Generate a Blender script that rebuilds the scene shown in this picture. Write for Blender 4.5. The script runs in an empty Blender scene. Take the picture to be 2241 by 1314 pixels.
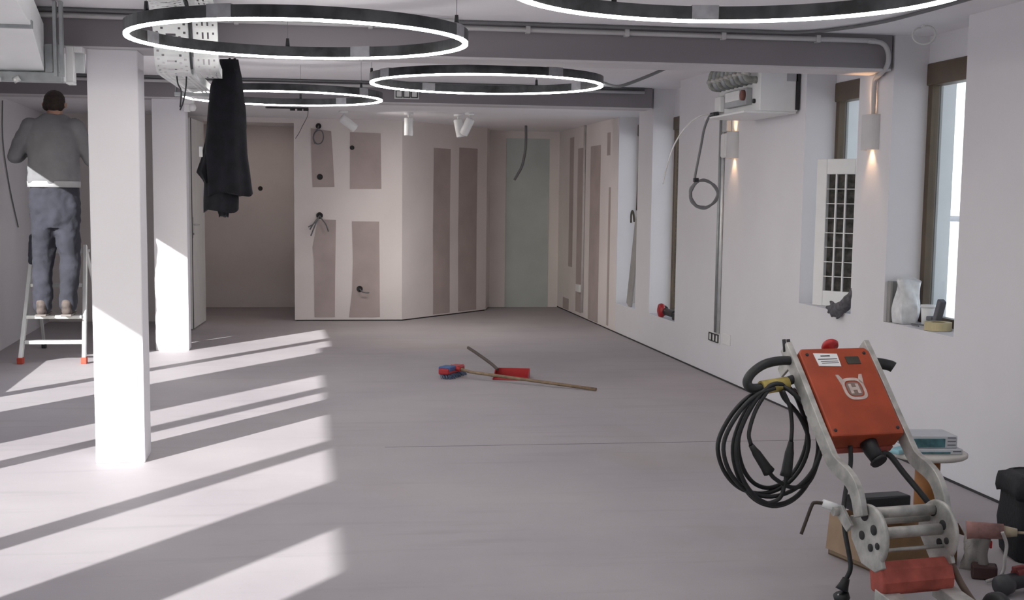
import bpy, bmesh, math, random
from mathutils import Vector, Matrix, noise as mnoise
R = math.radians
random.seed(7)
sc = bpy.context.scene
COL = sc.collection

# ------------------------------------------------------------------ camera
PSI, TH, RHO = R(8.908), R(6.463), 0.012
r0 = Vector((math.cos(PSI), -math.sin(PSI), 0))
fw = Vector((math.sin(PSI)*math.cos(TH), math.cos(PSI)*math.cos(TH), -math.sin(TH)))
u0 = r0.cross(fw)
rr = r0*math.cos(RHO) + u0*math.sin(RHO)
uu = u0*math.cos(RHO) - r0*math.sin(RHO)
cam_data = bpy.data.cameras.new('camera')
cam = bpy.data.objects.new('camera', cam_data)
COL.objects.link(cam)
M = Matrix.Identity(4)
for i, v in enumerate((rr, uu, -fw)):
    for k in range(3): M[k][i] = v[k]
M.translation = (0, 0, 1.45)
cam.matrix_world = M
cam_data.sensor_width = 36.0
cam_data.lens = 2900/2241*36
cam_data.shift_y = (760-657)/2241
cam_data.clip_start = 0.05
cam_data.clip_end = 200
sc.camera = cam

# ------------------------------------------------------------------ world, sun, exposure
SKY = 0.26
world = bpy.data.worlds.new('sky'); sc.world = world
world.use_nodes = True
wn = world.node_tree
bg = wn.nodes['Background']
bg.inputs['Strength'].default_value = SKY
sky = wn.nodes.new('ShaderNodeTexSky'); sky.sky_type = 'NISHITA'
sky.sun_disc = False; sky.sun_elevation = R(20.6); sky.sun_rotation = R(213.5)
sky.dust_density = 0.7; sky.air_density = 1.0
hsv = wn.nodes.new('ShaderNodeHueSaturation'); hsv.inputs['Saturation'].default_value = 0.45
wn.links.new(sky.outputs['Color'], hsv.inputs['Color']); wn.links.new(hsv.outputs['Color'], bg.inputs['Color'])
SUN = Vector((0.552, 0.834, -0.375)).normalized()
sun_d = bpy.data.lights.new('sun', 'SUN')
sun_d.energy = 12.0; sun_d.angle = R(0.53); sun_d.color = (1.0, 0.965, 0.96)
sun = bpy.data.objects.new('sun', sun_d); COL.objects.link(sun)
sun.rotation_mode = 'QUATERNION'
sun.rotation_quaternion = (-SUN).to_track_quat('Z', 'Y')
sun.location = (-8, -6, 8)
vs = sc.view_settings
vs.view_transform = 'Standard'; vs.look = 'None'; vs.gamma = 1.0
vs.use_curve_mapping = False
vs.exposure = 0.1

def portal(x, y, z, sx, sy, direction):
    d = bpy.data.lights.new('window_portal', 'AREA'); d.shape = 'RECTANGLE'
    d.size = sx; d.size_y = sy; d.cycles.is_portal = True
    o = bpy.data.objects.new('window_portal', d); COL.objects.link(o)
    o.location = (x, y, z)
    o.rotation_mode = 'QUATERNION'
    o.rotation_quaternion = Vector(direction).to_track_quat('-Z', 'Y')

# ------------------------------------------------------------------ materials
MATS = {}
def mat(name, col, rough=0.7, metal=0.0, var=0.06, scale=6.0, bump=0.0, col2=None, bscale=None, spec=None, coat=0.0):
    if name in MATS: return MATS[name]
    m = bpy.data.materials.new(name); m.use_nodes = True
    nt = m.node_tree; b = nt.nodes['Principled BSDF']
    b.inputs['Roughness'].default_value = rough
    b.inputs['Metallic'].default_value = metal
    if spec is not None: b.inputs['Specular IOR Level'].default_value = spec
    if coat: b.inputs['Coat Weight'].default_value = coat
    tc = nt.nodes.new('ShaderNodeTexCoord')
    nz = nt.nodes.new('ShaderNodeTexNoise'); nz.inputs['Scale'].default_value = scale
    nz.inputs['Detail'].default_value = 5
    nt.links.new(tc.outputs['Object'], nz.inputs['Vector'])
    rp = nt.nodes.new('ShaderNodeValToRGB')
    c2 = col2 if col2 else tuple(max(0, c*(1-2*var)) for c in col)
    c1 = col if col2 else tuple(min(1, c*(1+var)) for c in col)
    rp.color_ramp.elements[0].position = 0.35; rp.color_ramp.elements[1].position = 0.65
    rp.color_ramp.elements[0].color = (*c2, 1); rp.color_ramp.elements[1].color = (*c1, 1)
    nt.links.new(nz.outputs['Fac'], rp.inputs['Fac'])
    nt.links.new(rp.outputs['Color'], b.inputs['Base Color'])
    if bump:
        nb = nt.nodes.new('ShaderNodeTexNoise'); nb.inputs['Scale'].default_value = bscale or scale*8
        nb.inputs['Detail'].default_value = 6
        nt.links.new(tc.outputs['Object'], nb.inputs['Vector'])
        bp = nt.nodes.new('ShaderNodeBump'); bp.inputs['Strength'].default_value = bump
        bp.inputs['Distance'].default_value = 0.01
        nt.links.new(nb.outputs['Fac'], bp.inputs['Height'])
        nt.links.new(bp.outputs['Normal'], b.inputs['Normal'])
    MATS[name] = m
    return m

def emit(name, col, strength):
    m = bpy.data.materials.new(name); m.use_nodes = True
    nt = m.node_tree; b = nt.nodes['Principled BSDF']
    b.inputs['Base Color'].default_value = (0.9, 0.9, 0.88, 1)
    b.inputs['Emission Color'].default_value = (*col, 1)
    b.inputs['Emission Strength'].default_value = strength
    MATS[name] = m
    return m

def glass(name):
    m = bpy.data.materials.new(name); m.use_nodes = True
    nt = m.node_tree; nt.nodes.clear()
    out = nt.nodes.new('ShaderNodeOutputMaterial'); mix = nt.nodes.new('ShaderNodeMixShader')
    tr = nt.nodes.new('ShaderNodeBsdfTransparent'); gl = nt.nodes.new('ShaderNodeBsdfGlossy')
    tr.inputs['Color'].default_value = (0.97, 0.985, 0.98, 1)
    gl.inputs['Roughness'].default_value = 0.02
    lw = nt.nodes.new('ShaderNodeLayerWeight'); pw_ = nt.nodes.new('ShaderNodeMath'); pw_.operation = 'POWER'
    pw_.inputs[1].default_value = 4.0; fr = nt.nodes.new('ShaderNodeMath'); fr.operation = 'MULTIPLY_ADD'
    fr.inputs[1].default_value = 0.6; fr.inputs[2].default_value = 0.03
    nt.links.new(lw.outputs['Facing'], pw_.inputs[0]); nt.links.new(pw_.outputs[0], fr.inputs[0])
    nt.links.new(fr.outputs[0], mix.inputs[0]); nt.links.new(tr.outputs[0], mix.inputs[1])
    nt.links.new(gl.outputs[0], mix.inputs[2]); nt.links.new(mix.outputs[0], out.inputs[0])
    MATS[name] = m
    return m

def floor_material():
    m = bpy.data.materials.new('concrete_floor'); m.use_nodes = True
    nt = m.node_tree; b = nt.nodes['Principled BSDF']
    tc = nt.nodes.new('ShaderNodeTexCoord')
    def nz(scale, detail, rough=0.55, sxyz=None):
        n = nt.nodes.new('ShaderNodeTexNoise'); n.inputs['Scale'].default_value = scale
        n.inputs['Detail'].default_value = detail; n.inputs['Roughness'].default_value = rough
        if sxyz:
            mp = nt.nodes.new('ShaderNodeMapping'); mp.inputs['Scale'].default_value = sxyz
            nt.links.new(tc.outputs['Object'], mp.inputs['Vector']); nt.links.new(mp.outputs['Vector'], n.inputs['Vector'])
        else: nt.links.new(tc.outputs['Object'], n.inputs['Vector'])
        return n
    def ramp(src, p0, c0, p1, c1):
        r = nt.nodes.new('ShaderNodeValToRGB')
        r.color_ramp.elements[0].position = p0; r.color_ramp.elements[1].position = p1
        r.color_ramp.elements[0].color = (*c0, 1); r.color_ramp.elements[1].color = (*c1, 1)
        nt.links.new(src.outputs['Fac'], r.inputs['Fac']); return r
    def mix(a, bb, fac_src, mode='MIX'):
        x = nt.nodes.new('ShaderNodeMix'); x.data_type = 'RGBA'; x.blend_type = mode
        nt.links.new(a.outputs['Color'] if 'Color' in a.outputs else a.outputs[2], x.inputs[6])
        if isinstance(bb, tuple): x.inputs[7].default_value = (*bb, 1)
        else: nt.links.new(bb.outputs['Color'], x.inputs[7])
        if isinstance(fac_src, float): x.inputs[0].default_value = fac_src
        else: nt.links.new(fac_src.outputs['Color'], x.inputs[0])
        return x
    base = ramp(nz(0.9, 6), 0.3, (0.375, 0.345, 0.365), 0.7, (0.455, 0.425, 0.435))
    stain = ramp(nz(0.55, 4, sxyz=(1.3, 0.8, 1)), 0.58, (0, 0, 0), 0.75, (0.75, 0.75, 0.75))
    x1 = mix(base, (0.38, 0.335, 0.30), stain)
    streak = ramp(nz(2.0, 5, sxyz=(0.5, 4.0, 1)), 0.55, (0, 0, 0), 0.8, (0.45, 0.45, 0.45))
    x2 = mix(x1, (0.30, 0.275, 0.29), streak)
    speck = ramp(nz(55, 2), 0.70, (0, 0, 0), 0.76, (0.35, 0.35, 0.35))
    x3 = mix(x2, (0.22, 0.19, 0.19), speck)
    nt.links.new(x3.outputs[2], b.inputs['Base Color'])
    b.inputs['Roughness'].default_value = 0.62
    b.inputs['Specular IOR Level'].default_value = 0.3
    bp = nt.nodes.new('ShaderNodeBump'); bp.inputs['Strength'].default_value = 0.12; bp.inputs['Distance'].default_value = 0.004
    nt.links.new(nz(40, 6).outputs['Fac'], bp.inputs['Height']); nt.links.new(bp.outputs['Normal'], b.inputs['Normal'])
    return m

white = mat('white_wall_paint', (0.745, 0.73, 0.76), 0.85, var=0.012, scale=2.0, bump=0.05, bscale=60)
ceil_m = mat('ceiling_paint', (0.86, 0.845, 0.87), 0.9, var=0.015, scale=1.5)
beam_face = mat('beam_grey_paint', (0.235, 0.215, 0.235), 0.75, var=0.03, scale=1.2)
beam_soffit = mat('beam_soffit_paint', (0.60, 0.575, 0.59), 0.8, var=0.02, scale=1.2)  # underside tone, lighter than the beam face
plaster_m = mat('filler_coat', (0.80, 0.745, 0.73), 0.9, var=0.025, scale=1.6, bump=0.08, bscale=30)
raw_m = mat('raw_plasterboard', (0.47, 0.40, 0.385), 0.95, var=0.05, scale=3.0)
green_m = mat('green_plasterboard', (0.52, 0.56, 0.555), 0.95, var=0.04, scale=2.0)
dark_m = mat('dark_gap', (0.045, 0.042, 0.045), 0.9)
floor_m = floor_material()
brown_m = mat('brown_window_frame', (0.105, 0.072, 0.045), 0.45, var=0.08, scale=5)
track_m = mat('window_track_grey', (0.30, 0.31, 0.31), 0.4, metal=0.3)
reveal_m = mat('outer_reveal_render', (0.82, 0.84, 0.86), 0.9, var=0.02)
glass_m = glass('window_glass')
alu = mat('brushed_aluminium', (0.62, 0.62, 0.61), 0.38, metal=0.85, var=0.08, scale=14)
dirty_alu = mat('dusty_aluminium', (0.50, 0.49, 0.465), 0.55, metal=0.45, var=0.14, scale=18, bump=0.1)
galv = mat('galvanised_steel', (0.66, 0.68, 0.69), 0.42, metal=0.6, var=0.06, scale=8)
galv_dark = mat('galvanised_flange', (0.36, 0.38, 0.39), 0.45, metal=0.55, var=0.08, scale=12)
traymat = mat('zinc_tray', (0.74, 0.76, 0.75), 0.45, metal=0.25, var=0.06, scale=10)
black_m = mat('black_plastic', (0.022, 0.022, 0.025), 0.45, var=0.1)
rubber = mat('black_rubber_cable', (0.018, 0.02, 0.022), 0.5, var=0.15, scale=20)
grey_cable = mat('grey_cable', (0.16, 0.16, 0.17), 0.5)
white_cable = mat('white_cable', (0.72, 0.72, 0.70), 0.5)
white_pl = mat('white_plastic', (0.82, 0.82, 0.82), 0.4, var=0.02)
pipe_m = mat('light_grey_conduit', (0.50, 0.49, 0.50), 0.5, var=0.03)
ring_m = mat('black_anodised_ring', (0.045, 0.047, 0.052), 0.33, metal=0.4, var=0.35, scale=9)
film_m = mat('milky_film', (0.30, 0.30, 0.32), 0.3, var=0.1, scale=20)
led_m = emit('led_strip', (1.0, 0.97, 0.95), 27.0)
spot_lens = emit('spot_lens', (1.0, 0.93, 0.86), 3.0)
warm_m = emit('warm_lamp', (1.0, 0.62, 0.30), 12.0)
orange_m = mat('orange_paint', (0.40, 0.062, 0.020), 0.5, var=0.10, scale=7, bump=0.04)
red_m = mat('red_plastic', (0.40, 0.018, 0.022), 0.4, var=0.06)
dusty_red = mat('dusty_red_cover', (0.46, 0.10, 0.075), 0.75, var=0.16, scale=12)

# ------------------------------------------------------------------ mesh builder
class MB:
    def __init__(s): s.v = []; s.f = []; s.sm = []; s.mi = []; s.cur = 0
    def add(s, vs, fs, smooth=False):
        o = len(s.v); s.v += [tuple(p) for p in vs]
        for f in fs: s.f.append(tuple(i+o for i in f)); s.sm.append(smooth); s.mi.append(s.cur)
        return s
    def hexa(s, p):   # 8 points: bottom 4 ccw, top 4 ccw
        return s.add(p, [(3,2,1,0),(4,5,6,7),(0,1,5,4),(1,2,6,5),(2,3,7,6),(3,0,4,7)])
    def mm(s, x0, x1, y0, y1, z0, z1, T=None):
        p = [(x0,y0,z0),(x1,y0,z0),(x1,y1,z0),(x0,y1,z0),(x0,y0,z1),(x1,y0,z1),(x1,y1,z1),(x0,y1,z1)]
        if T is not None: p = [T @ Vector(q) for q in p]
        return s.hexa(p)
    def prism(s, poly, z0, z1, T=None):
        n = len(poly); p = [(x,y,z0) for x,y in poly] + [(x,y,z1) for x,y in poly]
        if T is not None: p = [T @ Vector(q) for q in p]
        return s.add(p, [tuple(range(n-1,-1,-1)), tuple(range(n,2*n))] + [(i,(i+1)%n,n+(i+1)%n,n+i) for i in range(n)])
    def tube(s, pts, r, seg=8, closed=False, caps=True, r_end=None):
        pts = [Vector(p) for p in pts]; n = len(pts)
        if n < 2: return s
        tang = []
        for i in range(n):
            if closed: t = pts[(i+1)%n]-pts[i-1]
            elif i == 0: t = pts[1]-pts[0]
            elif i == n-1: t = pts[-1]-pts[-2]
            else: t = (pts[i+1]-pts[i]).normalized()+(pts[i]-pts[i-1]).normalized()
            if t.length < 1e-9: t = Vector((0,0,1))
            tang.append(t.normalized())
        a = tang[0].orthogonal().normalized(); vs = []
        for i in range(n):
            a = (a - tang[i]*a.dot(tang[i]))
            if a.length < 1e-6: a = tang[i].orthogonal()
            a.normalize(); b = tang[i].cross(a)
            ra = r if r_end is None else r+(r_end-r)*i/(n-1)
            for k in range(seg):
                q = 2*math.pi*k/seg
                vs.append(pts[i] + (a*math.cos(q)+b*math.sin(q))*ra)
        fs = []
        for i in range(n if closed else n-1):
            j = (i+1) % n
            for k in range(seg):
                fs.append((i*seg+k, i*seg+(k+1)%seg, j*seg+(k+1)%seg, j*seg+k))
        s.add(vs, fs, True)
        if caps and not closed:
            o = len(s.v)-len(vs)
            s.f.append(tuple(o+k for k in range(seg-1,-1,-1))); s.sm.append(False); s.mi.append(s.cur)
            s.f.append(tuple(o+(n-1)*seg+k for k in range(seg))); s.sm.append(False); s.mi.append(s.cur)
        return s
    def cyl(s, p0, p1, r0, r1=None, seg=14):
        return s.tube([p0, p1], r0, seg, r_end=r0 if r1 is None else r1)
    def lathe(s, prof, T=None, seg=24, smooth=True):
        vs = []; n = len(prof)
        for k in range(seg):
            q = 2*math.pi*k/seg
            for (r, z) in prof:
                p = Vector((r*math.cos(q), r*math.sin(q), z)); vs.append(T @ p if T is not None else p)
        fs = []
        for k in range(seg):
            k2 = (k+1) % seg
            for i in range(n-1): fs.append((k*n+i, k2*n+i, k2*n+i+1, k*n+i+1))
        return s.add(vs, fs, smooth)
    def loft(s, rings, cap=True):
        n = len(rings[0]); vs = [p for r in rings for p in r]; fs = []
        for i in range(len(rings)-1):
            for k in range(n): fs.append((i*n+k, i*n+(k+1)%n, (i+1)*n+(k+1)%n, (i+1)*n+k))
        s.add(vs, fs, True)
        if cap:
            o = len(s.v)-len(vs)
            s.f.append(tuple(o+k for k in range(n-1,-1,-1))); s.sm.append(False); s.mi.append(s.cur)
            s.f.append(tuple(o+(len(rings)-1)*n+k for k in range(n))); s.sm.append(False); s.mi.append(s.cur)
        return s
    def mesh(s, name, bevel=0.0, seg=2):
        me = bpy.data.meshes.new(name); me.from_pydata(s.v, [], s.f); me.update()
        me.polygons.foreach_set('use_smooth', s.sm); me.polygons.foreach_set('material_index', s.mi)
        bm = bmesh.new(); bm.from_mesh(me)
        bmesh.ops.recalc_face_normals(bm, faces=bm.faces)
        if bevel:
            ed = [e for e in bm.edges if len(e.link_faces) == 2 and e.calc_face_angle(0) > 0.6]
            bmesh.ops.bevel(bm, geom=ed, offset=bevel, segments=seg, profile=0.5, affect='EDGES')
        bm.to_mesh(me); bm.free()
        return me
    def build(s, name, m, parent=None, bevel=0.0, seg=2, label=None, world=False):
        me = s.mesh(name, bevel, seg)
        for x in (m if isinstance(m, (list, tuple)) else [m]): me.materials.append(x)
        o = bpy.data.objects.new(name, me); COL.objects.link(o)
        if parent is not None:
            o.parent = parent
            if world: o.matrix_parent_inverse = parent_matrix(parent).inverted()
        if label: o['label'] = label
        return o

def parent_matrix(p):
    return Matrix.Translation(p.location) @ p.rotation_euler.to_matrix().to_4x4()
def tag(o, label, cat, group=None, kind=None):
    o['label'] = label; o['category'] = cat
    if group: o['group'] = group
    if kind: o['kind'] = kind
    return o
def thing(name, loc, label, cat, rz=0.0, group=None, kind=None):
    e = bpy.data.objects.new(name, None); COL.objects.link(e)
    e.location = loc; e.rotation_euler = (0, 0, rz); e.empty_display_size = 0.1
    return tag(e, label, cat, group, kind)
def L(t, p): return parent_matrix(t).inverted() @ Vector(p)
def recentre(o):
    """put a one-mesh thing's origin at its base centre"""
    me = o.data; xs = [v.co for v in me.vertices]
    c = Vector(((min(p.x for p in xs)+max(p.x for p in xs))/2, (min(p.y for p in xs)+max(p.y for p in xs))/2, min(p.z for p in xs)))
    me.transform(Matrix.Translation(-c)); o.location = c
    return o
def smooth_path(pts, n=8, closed=False):
    pts = [Vector(p) for p in pts]; out = []; m = len(pts)
    rng = range(m if closed else m-1)
    for i in rng:
        p1, p2 = pts[i], pts[(i+1) % m]
        p0 = pts[i-1] if (closed or i > 0) else p1*2-p2
        p3 = pts[(i+2) % m] if (closed or i+2 < m) else p2*2-p1
        for k in range(n):
            t = k/n
            out.append(0.5*((2*p1)+(-p0+p2)*t+(2*p0-5*p1+4*p2-p3)*t*t+(-p0+3*p1-3*p2+p3)*t**3))
    if not closed: out.append(pts[-1])
    return out
def TR(loc, rx=0, ry=0, rz=0):
    return Matrix.Translation(loc) @ Matrix.Rotation(rz, 4, 'Z') @ Matrix.Rotation(ry, 4, 'Y') @ Matrix.Rotation(rx, 4, 'X')
def frame(o, x, y):
    """matrix with local x, y axes given, z = x cross y"""
    x = Vector(x).normalized(); y = Vector(y); y = (y - x*y.dot(x)).normalized(); z = x.cross(y)
    m = Matrix.Identity(4)
    for i, v in enumerate((x, y, z)):
        for k in range(3): m[k][i] = v[k]
    m.translation = o
    return m

# ================================================================== STRUCTURE
XW = 3.32           # inner face of the right wall
ZN, ZM, ZF = 2.39, 2.50, 2.31     # ceiling: near bay, middle bay, far bay
xl = lambda y: -2.75 - 0.03*(y-12.5)          # inner face of the left wall

fl = MB().mm(-3.4, 3.75, -3.3, 17.6, -0.12, 0).build('floor', floor_m)
tag(fl, 'bare dusty grey concrete floor crossed by bright sun stripes', 'floor', kind='structure')
j = MB().mm(0.45, 3.30, 7.58, 7.584, -0.001, 0.0012).build('floor_joint', mat('joint_dark', (0.19, 0.17, 0.175), 0.95, var=0.3, scale=3), fl)

c = MB()
c.mm(-3.4, 3.75, -3.3, 7.30, ZN, 2.9); c.mm(-3.4, 3.75, 7.30, 12.6, ZM, 2.9); c.mm(-3.4, 3.75, 12.6, 17.6, ZF, 2.9)
tag(c.build('ceiling', ceil_m), 'pale painted concrete ceiling in three bays of different height', 'ceiling', kind='structure')

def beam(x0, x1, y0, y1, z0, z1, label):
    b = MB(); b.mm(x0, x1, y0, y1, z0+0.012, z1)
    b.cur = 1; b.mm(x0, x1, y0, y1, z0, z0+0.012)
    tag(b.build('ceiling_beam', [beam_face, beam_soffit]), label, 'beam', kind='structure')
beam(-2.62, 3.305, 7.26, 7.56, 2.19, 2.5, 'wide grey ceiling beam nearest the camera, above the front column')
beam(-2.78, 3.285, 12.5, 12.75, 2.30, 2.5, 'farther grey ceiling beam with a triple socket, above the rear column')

def column(x0, x1, y0, y1, z1, label):
    o = MB().mm(x0, x1, y0, y1, 0, z1).build('column', white, bevel=0.006)
    tag(o, label, 'column', kind='structure')
column(-1.117, -0.859, 7.262, 7.54, 2.19, 'front white square column, upper half in shade, lower half in sun')
column(-1.366, -1.066, 12.51, 12.75, 2.30, 'rear white square column beside the open door')

# ---- right wall with deep window niches
NICHES = [(1.6, 2.5, .755), (2.95, 3.8, .755), (6.402, 7.252, .755), (7.722, 8.592, .757), (11.65, 12.562, .335), (13.12, 13.96, .325)]  # first two niches are unseen, added to let in ambient light
XF, XO = 3.53, 3.70
w = MB(); y = -3.3
for (a, b, s) in NICHES:
    w.mm(XW, XO, y, a, 0, ZM)
    w.mm(XW, XO, a, b, 0, s)            # breast below the niche
    w.mm(XF, XO, a, b, 2.235, ZM)       # recessed lintel
    y = b
w.mm(XW, XO, y, 17.6, 0, ZM)
wr = tag(w.build('wall_right', white), 'long white right-hand wall with deep window niches', 'wall', kind='structure')
def wall_strip(y0, y1, z0, z1, m=raw_m):
    MB().mm(XW-0.002, XW+0.004, y0, y1, z0, z1).build('plasterboard', m, wr)
wall_strip(16.37, 16.62, .58, 2.2)
wall_strip(15.78, 16.12, .05, 2.05)
wall_strip(14.84, 15.38, .02, 2.05)
wall_strip(14.36, 14.52, 1.92, 2.17)
wall_strip(14.30, 14.40, .04, 1.57)
wall_strip(16.55, 16.94, .02, .165)
# filler coat on the far part of the wall is slightly warmer than the painted part
MB().mm(XW-0.0012, XW+0.003, 13.99, 17.33, 0.012, ZF).build('filler_coat', plaster_m, wr)
MB().mm(XW-0.004, XW+0.002, -3.0, 17.33, 0.0, 0.013).build('baseboard_right', dark_m)
tag(bpy.data.objects['baseboard_right'], 'thin dark edge gap along the foot of the right wall', 'edge strip', kind='structure')

def window(n, a, b, s, label):
    top = 2.235
    t = thing('window_%d' % n, (XF, (a+b)/2, s), label, 'window', kind='structure')
    def part(nm, m, bx, bev=0.003, lab=None):
        mb = MB()
        for q in bx: mb.mm(*q)
        return mb.build(nm, m, t, bevel=bev, label=lab, world=True)
    fx0, fx1 = XF+0.002, XF+0.052
    part('frame', brown_m, [(fx0, fx1, b-0.05, b, s, top-0.12), (fx0, fx1, a, a+0.05, s, top-0.12), (fx0, fx1, a+.05, b-.05, s, s+0.05)])
    part('shutter_box', brown_m, [(XF-0.012, XF+0.085, a, b, top-0.125, top)], 0.008)
    for yy in ((b-0.02, b), (a, a+0.02)):
        part('guide_rail', track_m, [(fx1, fx1+0.012, yy[0], yy[1], s, top-0.125)], 0.001)
        part('guide_rail', black_m, [(fx1+.012, fx1+0.020, yy[0], yy[1], s, top-0.125)], 0.001)
        part('guide_rail', track_m, [(fx1+.020, fx1+0.034, yy[0], yy[1], s, top-0.125)], 0.001)
    part('pane', glass_m, [(XF+0.024, XF+0.030, a+0.05, b-0.05, s+0.05, top-0.12)], 0)
    MB().mm(XF+.088, XO+.004, b-.004, b+.001, s, top).build('outer_reveal', reveal_m, t, world=True)
    portal(XO+0.05, (a+b)/2, (s+top)/2, b-a, top-s, (-1, 0, 0))
WL = ['brown framed window nearest the camera end of the room, out beyond the bins', 'brown framed window in the near half of the right wall',
      'brown framed window with cluttered sill, nearest one in view', 'brown framed window half hidden by the white louvre panel',
      'narrow dark brown window edge above the red and black tool', 'farthest window niche with the grey board leaning in it']
for i, (nn, lab) in enumerate(zip(NICHES, WL)): window(i+1, *nn, lab)

# ---- left wall: window openings out of frame let the sun in
tL = 0.12
def lseg(mb, y0, y1, z0, z1):
    mb.hexa([(xl(y0)-tL, y0, z0), (xl(y0), y0, z0), (xl(y1), y1, z0), (xl(y1)-tL, y1, z0),
             (xl(y0)-tL, y0, z1), (xl(y0), y0, z1), (xl(y1), y1, z1), (xl(y1)-tL, y1, z1)])
SILL, HEAD = 0.34, 2.02
OPEN = [(1.02, 1.85, []), (2.61, 6.65, [(3.61, 3.70), (5.73, 5.82)]), (7.94, 11.06, [(8.95, 9.02)])]
w = MB(); y = -3.3
for (a, b, mu) in OPEN:
    lseg(w, y, a, 0, ZM); lseg(w, a, b, 0, SILL); lseg(w, a, b, HEAD, ZM); y = b
lseg(w, y, 17.6, 0, ZM)
tag(w.build('wall_left', white), 'left-hand white wall beyond the ladder', 'wall', kind='structure')
for i, (a, b, mu) in enumerate(OPEN):
    t = thing('window_%d' % (i+7), (xl((a+b)/2), (a+b)/2, SILL), ['narrow glazed opening in the left facade nearest the camera', 'wide three-light window in the left facade before the front column', 'long two-light window in the left facade beside the ladder'][i], 'window', kind='structure')
    for (p, q) in mu:
        mb = MB(); lseg(mb, p, q, SILL, HEAD); mb.build('mullion', brown_m, t, world=True)
    edges = [a] + [v for m_ in mu for v in m_] + [b]
    for k in range(0, len(edges), 2):
        p, q = edges[k], edges[k+1]
        mb = MB(); mb.hexa([(xl(p)-.07, p, SILL), (xl(p)-.064, p, SILL), (xl(q)-.064, q, SILL), (xl(q)-.07, q, SILL),
                            (xl(p)-.07, p, HEAD), (xl(p)-.064, p, HEAD), (xl(q)-.064, q, HEAD), (xl(q)-.07, q, HEAD)])
        mb.build('pane', glass_m, t, world=True)
    portal(xl((a+b)/2)-tL-.06, (a+b)/2, (SILL+HEAD)/2, b-a, HEAD-SILL, (1, 0, 0))

# ---- rear wall (behind the camera); unseen opening added and sized for its daylight
w = MB(); w.mm(-3.4, 3.75, -3.3, -3.12, 2.1, 2.6); w.mm(-3.4, -0.6, -3.3, -3.12, 0, 2.1); w.mm(1.8, 3.75, -3.3, -3.12, 0, 2.1)
w.mm(-0.6, 1.8, -3.3, -3.12, 0, 0.8)
tag(w.build('wall_front', white), 'white wall behind the camera with one glazed opening', 'wall', kind='structure')
t = thing('window_10', (0.6, -3.2, 0.8), 'glazed opening in the wall behind the camera', 'window', kind='structure')
MB().mm(-0.6, 1.8, -3.215, -3.205, .8, 2.1).build('pane', glass_m, t, world=True)
for x in (-0.6, 0.57, 1.73): MB().mm(x, x+.07, -3.26, -3.18, .8, 2.1).build('mullion', brown_m, t, world=True)
portal(0.6, -3.4, 1.45, 2.4, 1.3, (0, 1, 0))

# ---- back walls
w = MB(); w.mm(-3.0, -1.13, 15.4, 15.55, 0, ZF+.05); w.mm(-1.13, -0.12, 15.4, 15.55, 2.255, ZF+.05)
tag(w.build('wall_back', plaster_m), 'back wall with the open doorway beside the patched partition', 'wall', kind='structure')
tag(MB().mm(-1.4, 3.75, 17.33, 17.5, 0, ZF+.05).build('wall_far', plaster_m), 'far end wall of the recess behind the partition', 'wall', kind='structure')
wf = bpy.data.objects['wall_far']
MB().mm(2.61, 3.185, 17.322, 17.335, 0.0, 2.215).build('plasterboard', green_m, wf, label='pale green moisture-resistant board')
tag(MB().mm(-1.45, -1.31, 15.55, 17.4, 0, ZF+.05).build('wall_alcove', plaster_m), 'side wall of the dim room behind the open door', 'wall', kind='structure')

poly = [(-.12, 15.4), (1.11, 15.4), (2.28, 16.77), (2.40, 17.33), (-.12, 17.33)]
pw = tag(MB().prism(poly, 0.014, ZF+.03).build('wall_partition', plaster_m), 'freestanding drywall partition with filled joints and raw board patches', 'wall', kind='structure')
cx_, cy_ = 1.0, 16.5
MB().prism([(cx_+(x-cx_)*.985, cy_+(y-cy_)*.985) for x, y in poly], 0.0, 0.02).build('plinth', dark_m, pw)  # dark colour stands in for shadow in the gap under the partition
def ppatch(pts, m=raw_m):
    MB().prism([(x, z) for x, z in pts], 0, 0.004, frame((0, 15.3985, 0), (1, 0, 0), (0, 0, 1))).build('plasterboard', m, pw)
ppatch([(.070, 2.20), (.30, 2.17), (.318, 1.9), (.336, 1.54), (.088, 1.535), (.078, 1.9)])
ppatch([(.514, 2.165), (.862, 2.155), (.870, 1.525), (.512, 1.52)])
ppatch([(.15, 1.17), (.352, 1.165), (.340, .5), (.336, .045), (.105, .045), (.10, .7), (.085, .85)])
ppatch([(.535, 1.15), (.845, 1.15), (.855, .045), (.50, .045), (.535, .35), (.545, .7)])
angd = Vector((1.17, 1.37, 0)).normalized()
TA = frame(Vector((1.11, 15.4, 0)) + Vector((1.37, -1.17, 0)).normalized()*0.002, angd, (0, 0, 1))
def apatch(a, b, z0, z1): MB().prism([(a, z0), (b, z0), (b-.01, (z0+z1)/2), (b, z1), (a, z1), (a-.012, (z0+z1)/2)], -0.004, 0, TA).build('plasterboard', raw_m, pw)
apatch(.63, .985, .03, 2.02); apatch(1.17, 1.58, .03, 2.045)

# doorway: leaf swung open towards us
t = thing('door_1', (-1.118, 15.37, 0), 'white door leaf standing open at the dim back doorway', 'door', rz=R(-3.5), kind='structure')
MB().mm(-.04, 0, -1.0, 0, .012, 2.235).build('leaf', mat('door_white', (.70, .69, .68), .6, var=.02), t, bevel=.003)
MB().mm(-.046, -.04, -1.005, -.99, .012, 2.235).mm(0, .003, -.999, -.96, .012, 2.235).build('edge_strip', dark_m, t)  # dark strips stand in for the shadow gap at the door edge
h = MB().mm(0, .008, -.955, -.905, .98, 1.2).build('handle_plate', alu, t, bevel=.002)
MB().tube([(.008, -.93, 1.12), (.05, -.93, 1.12), (.055, -.90, 1.12), (.055, -.82, 1.12)], .009).build('handle', alu, h)
MB().cyl((.0, -.93, 1.02), (.012, -.93, 1.02), .012).build('lock', dark_m, h)

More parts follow.
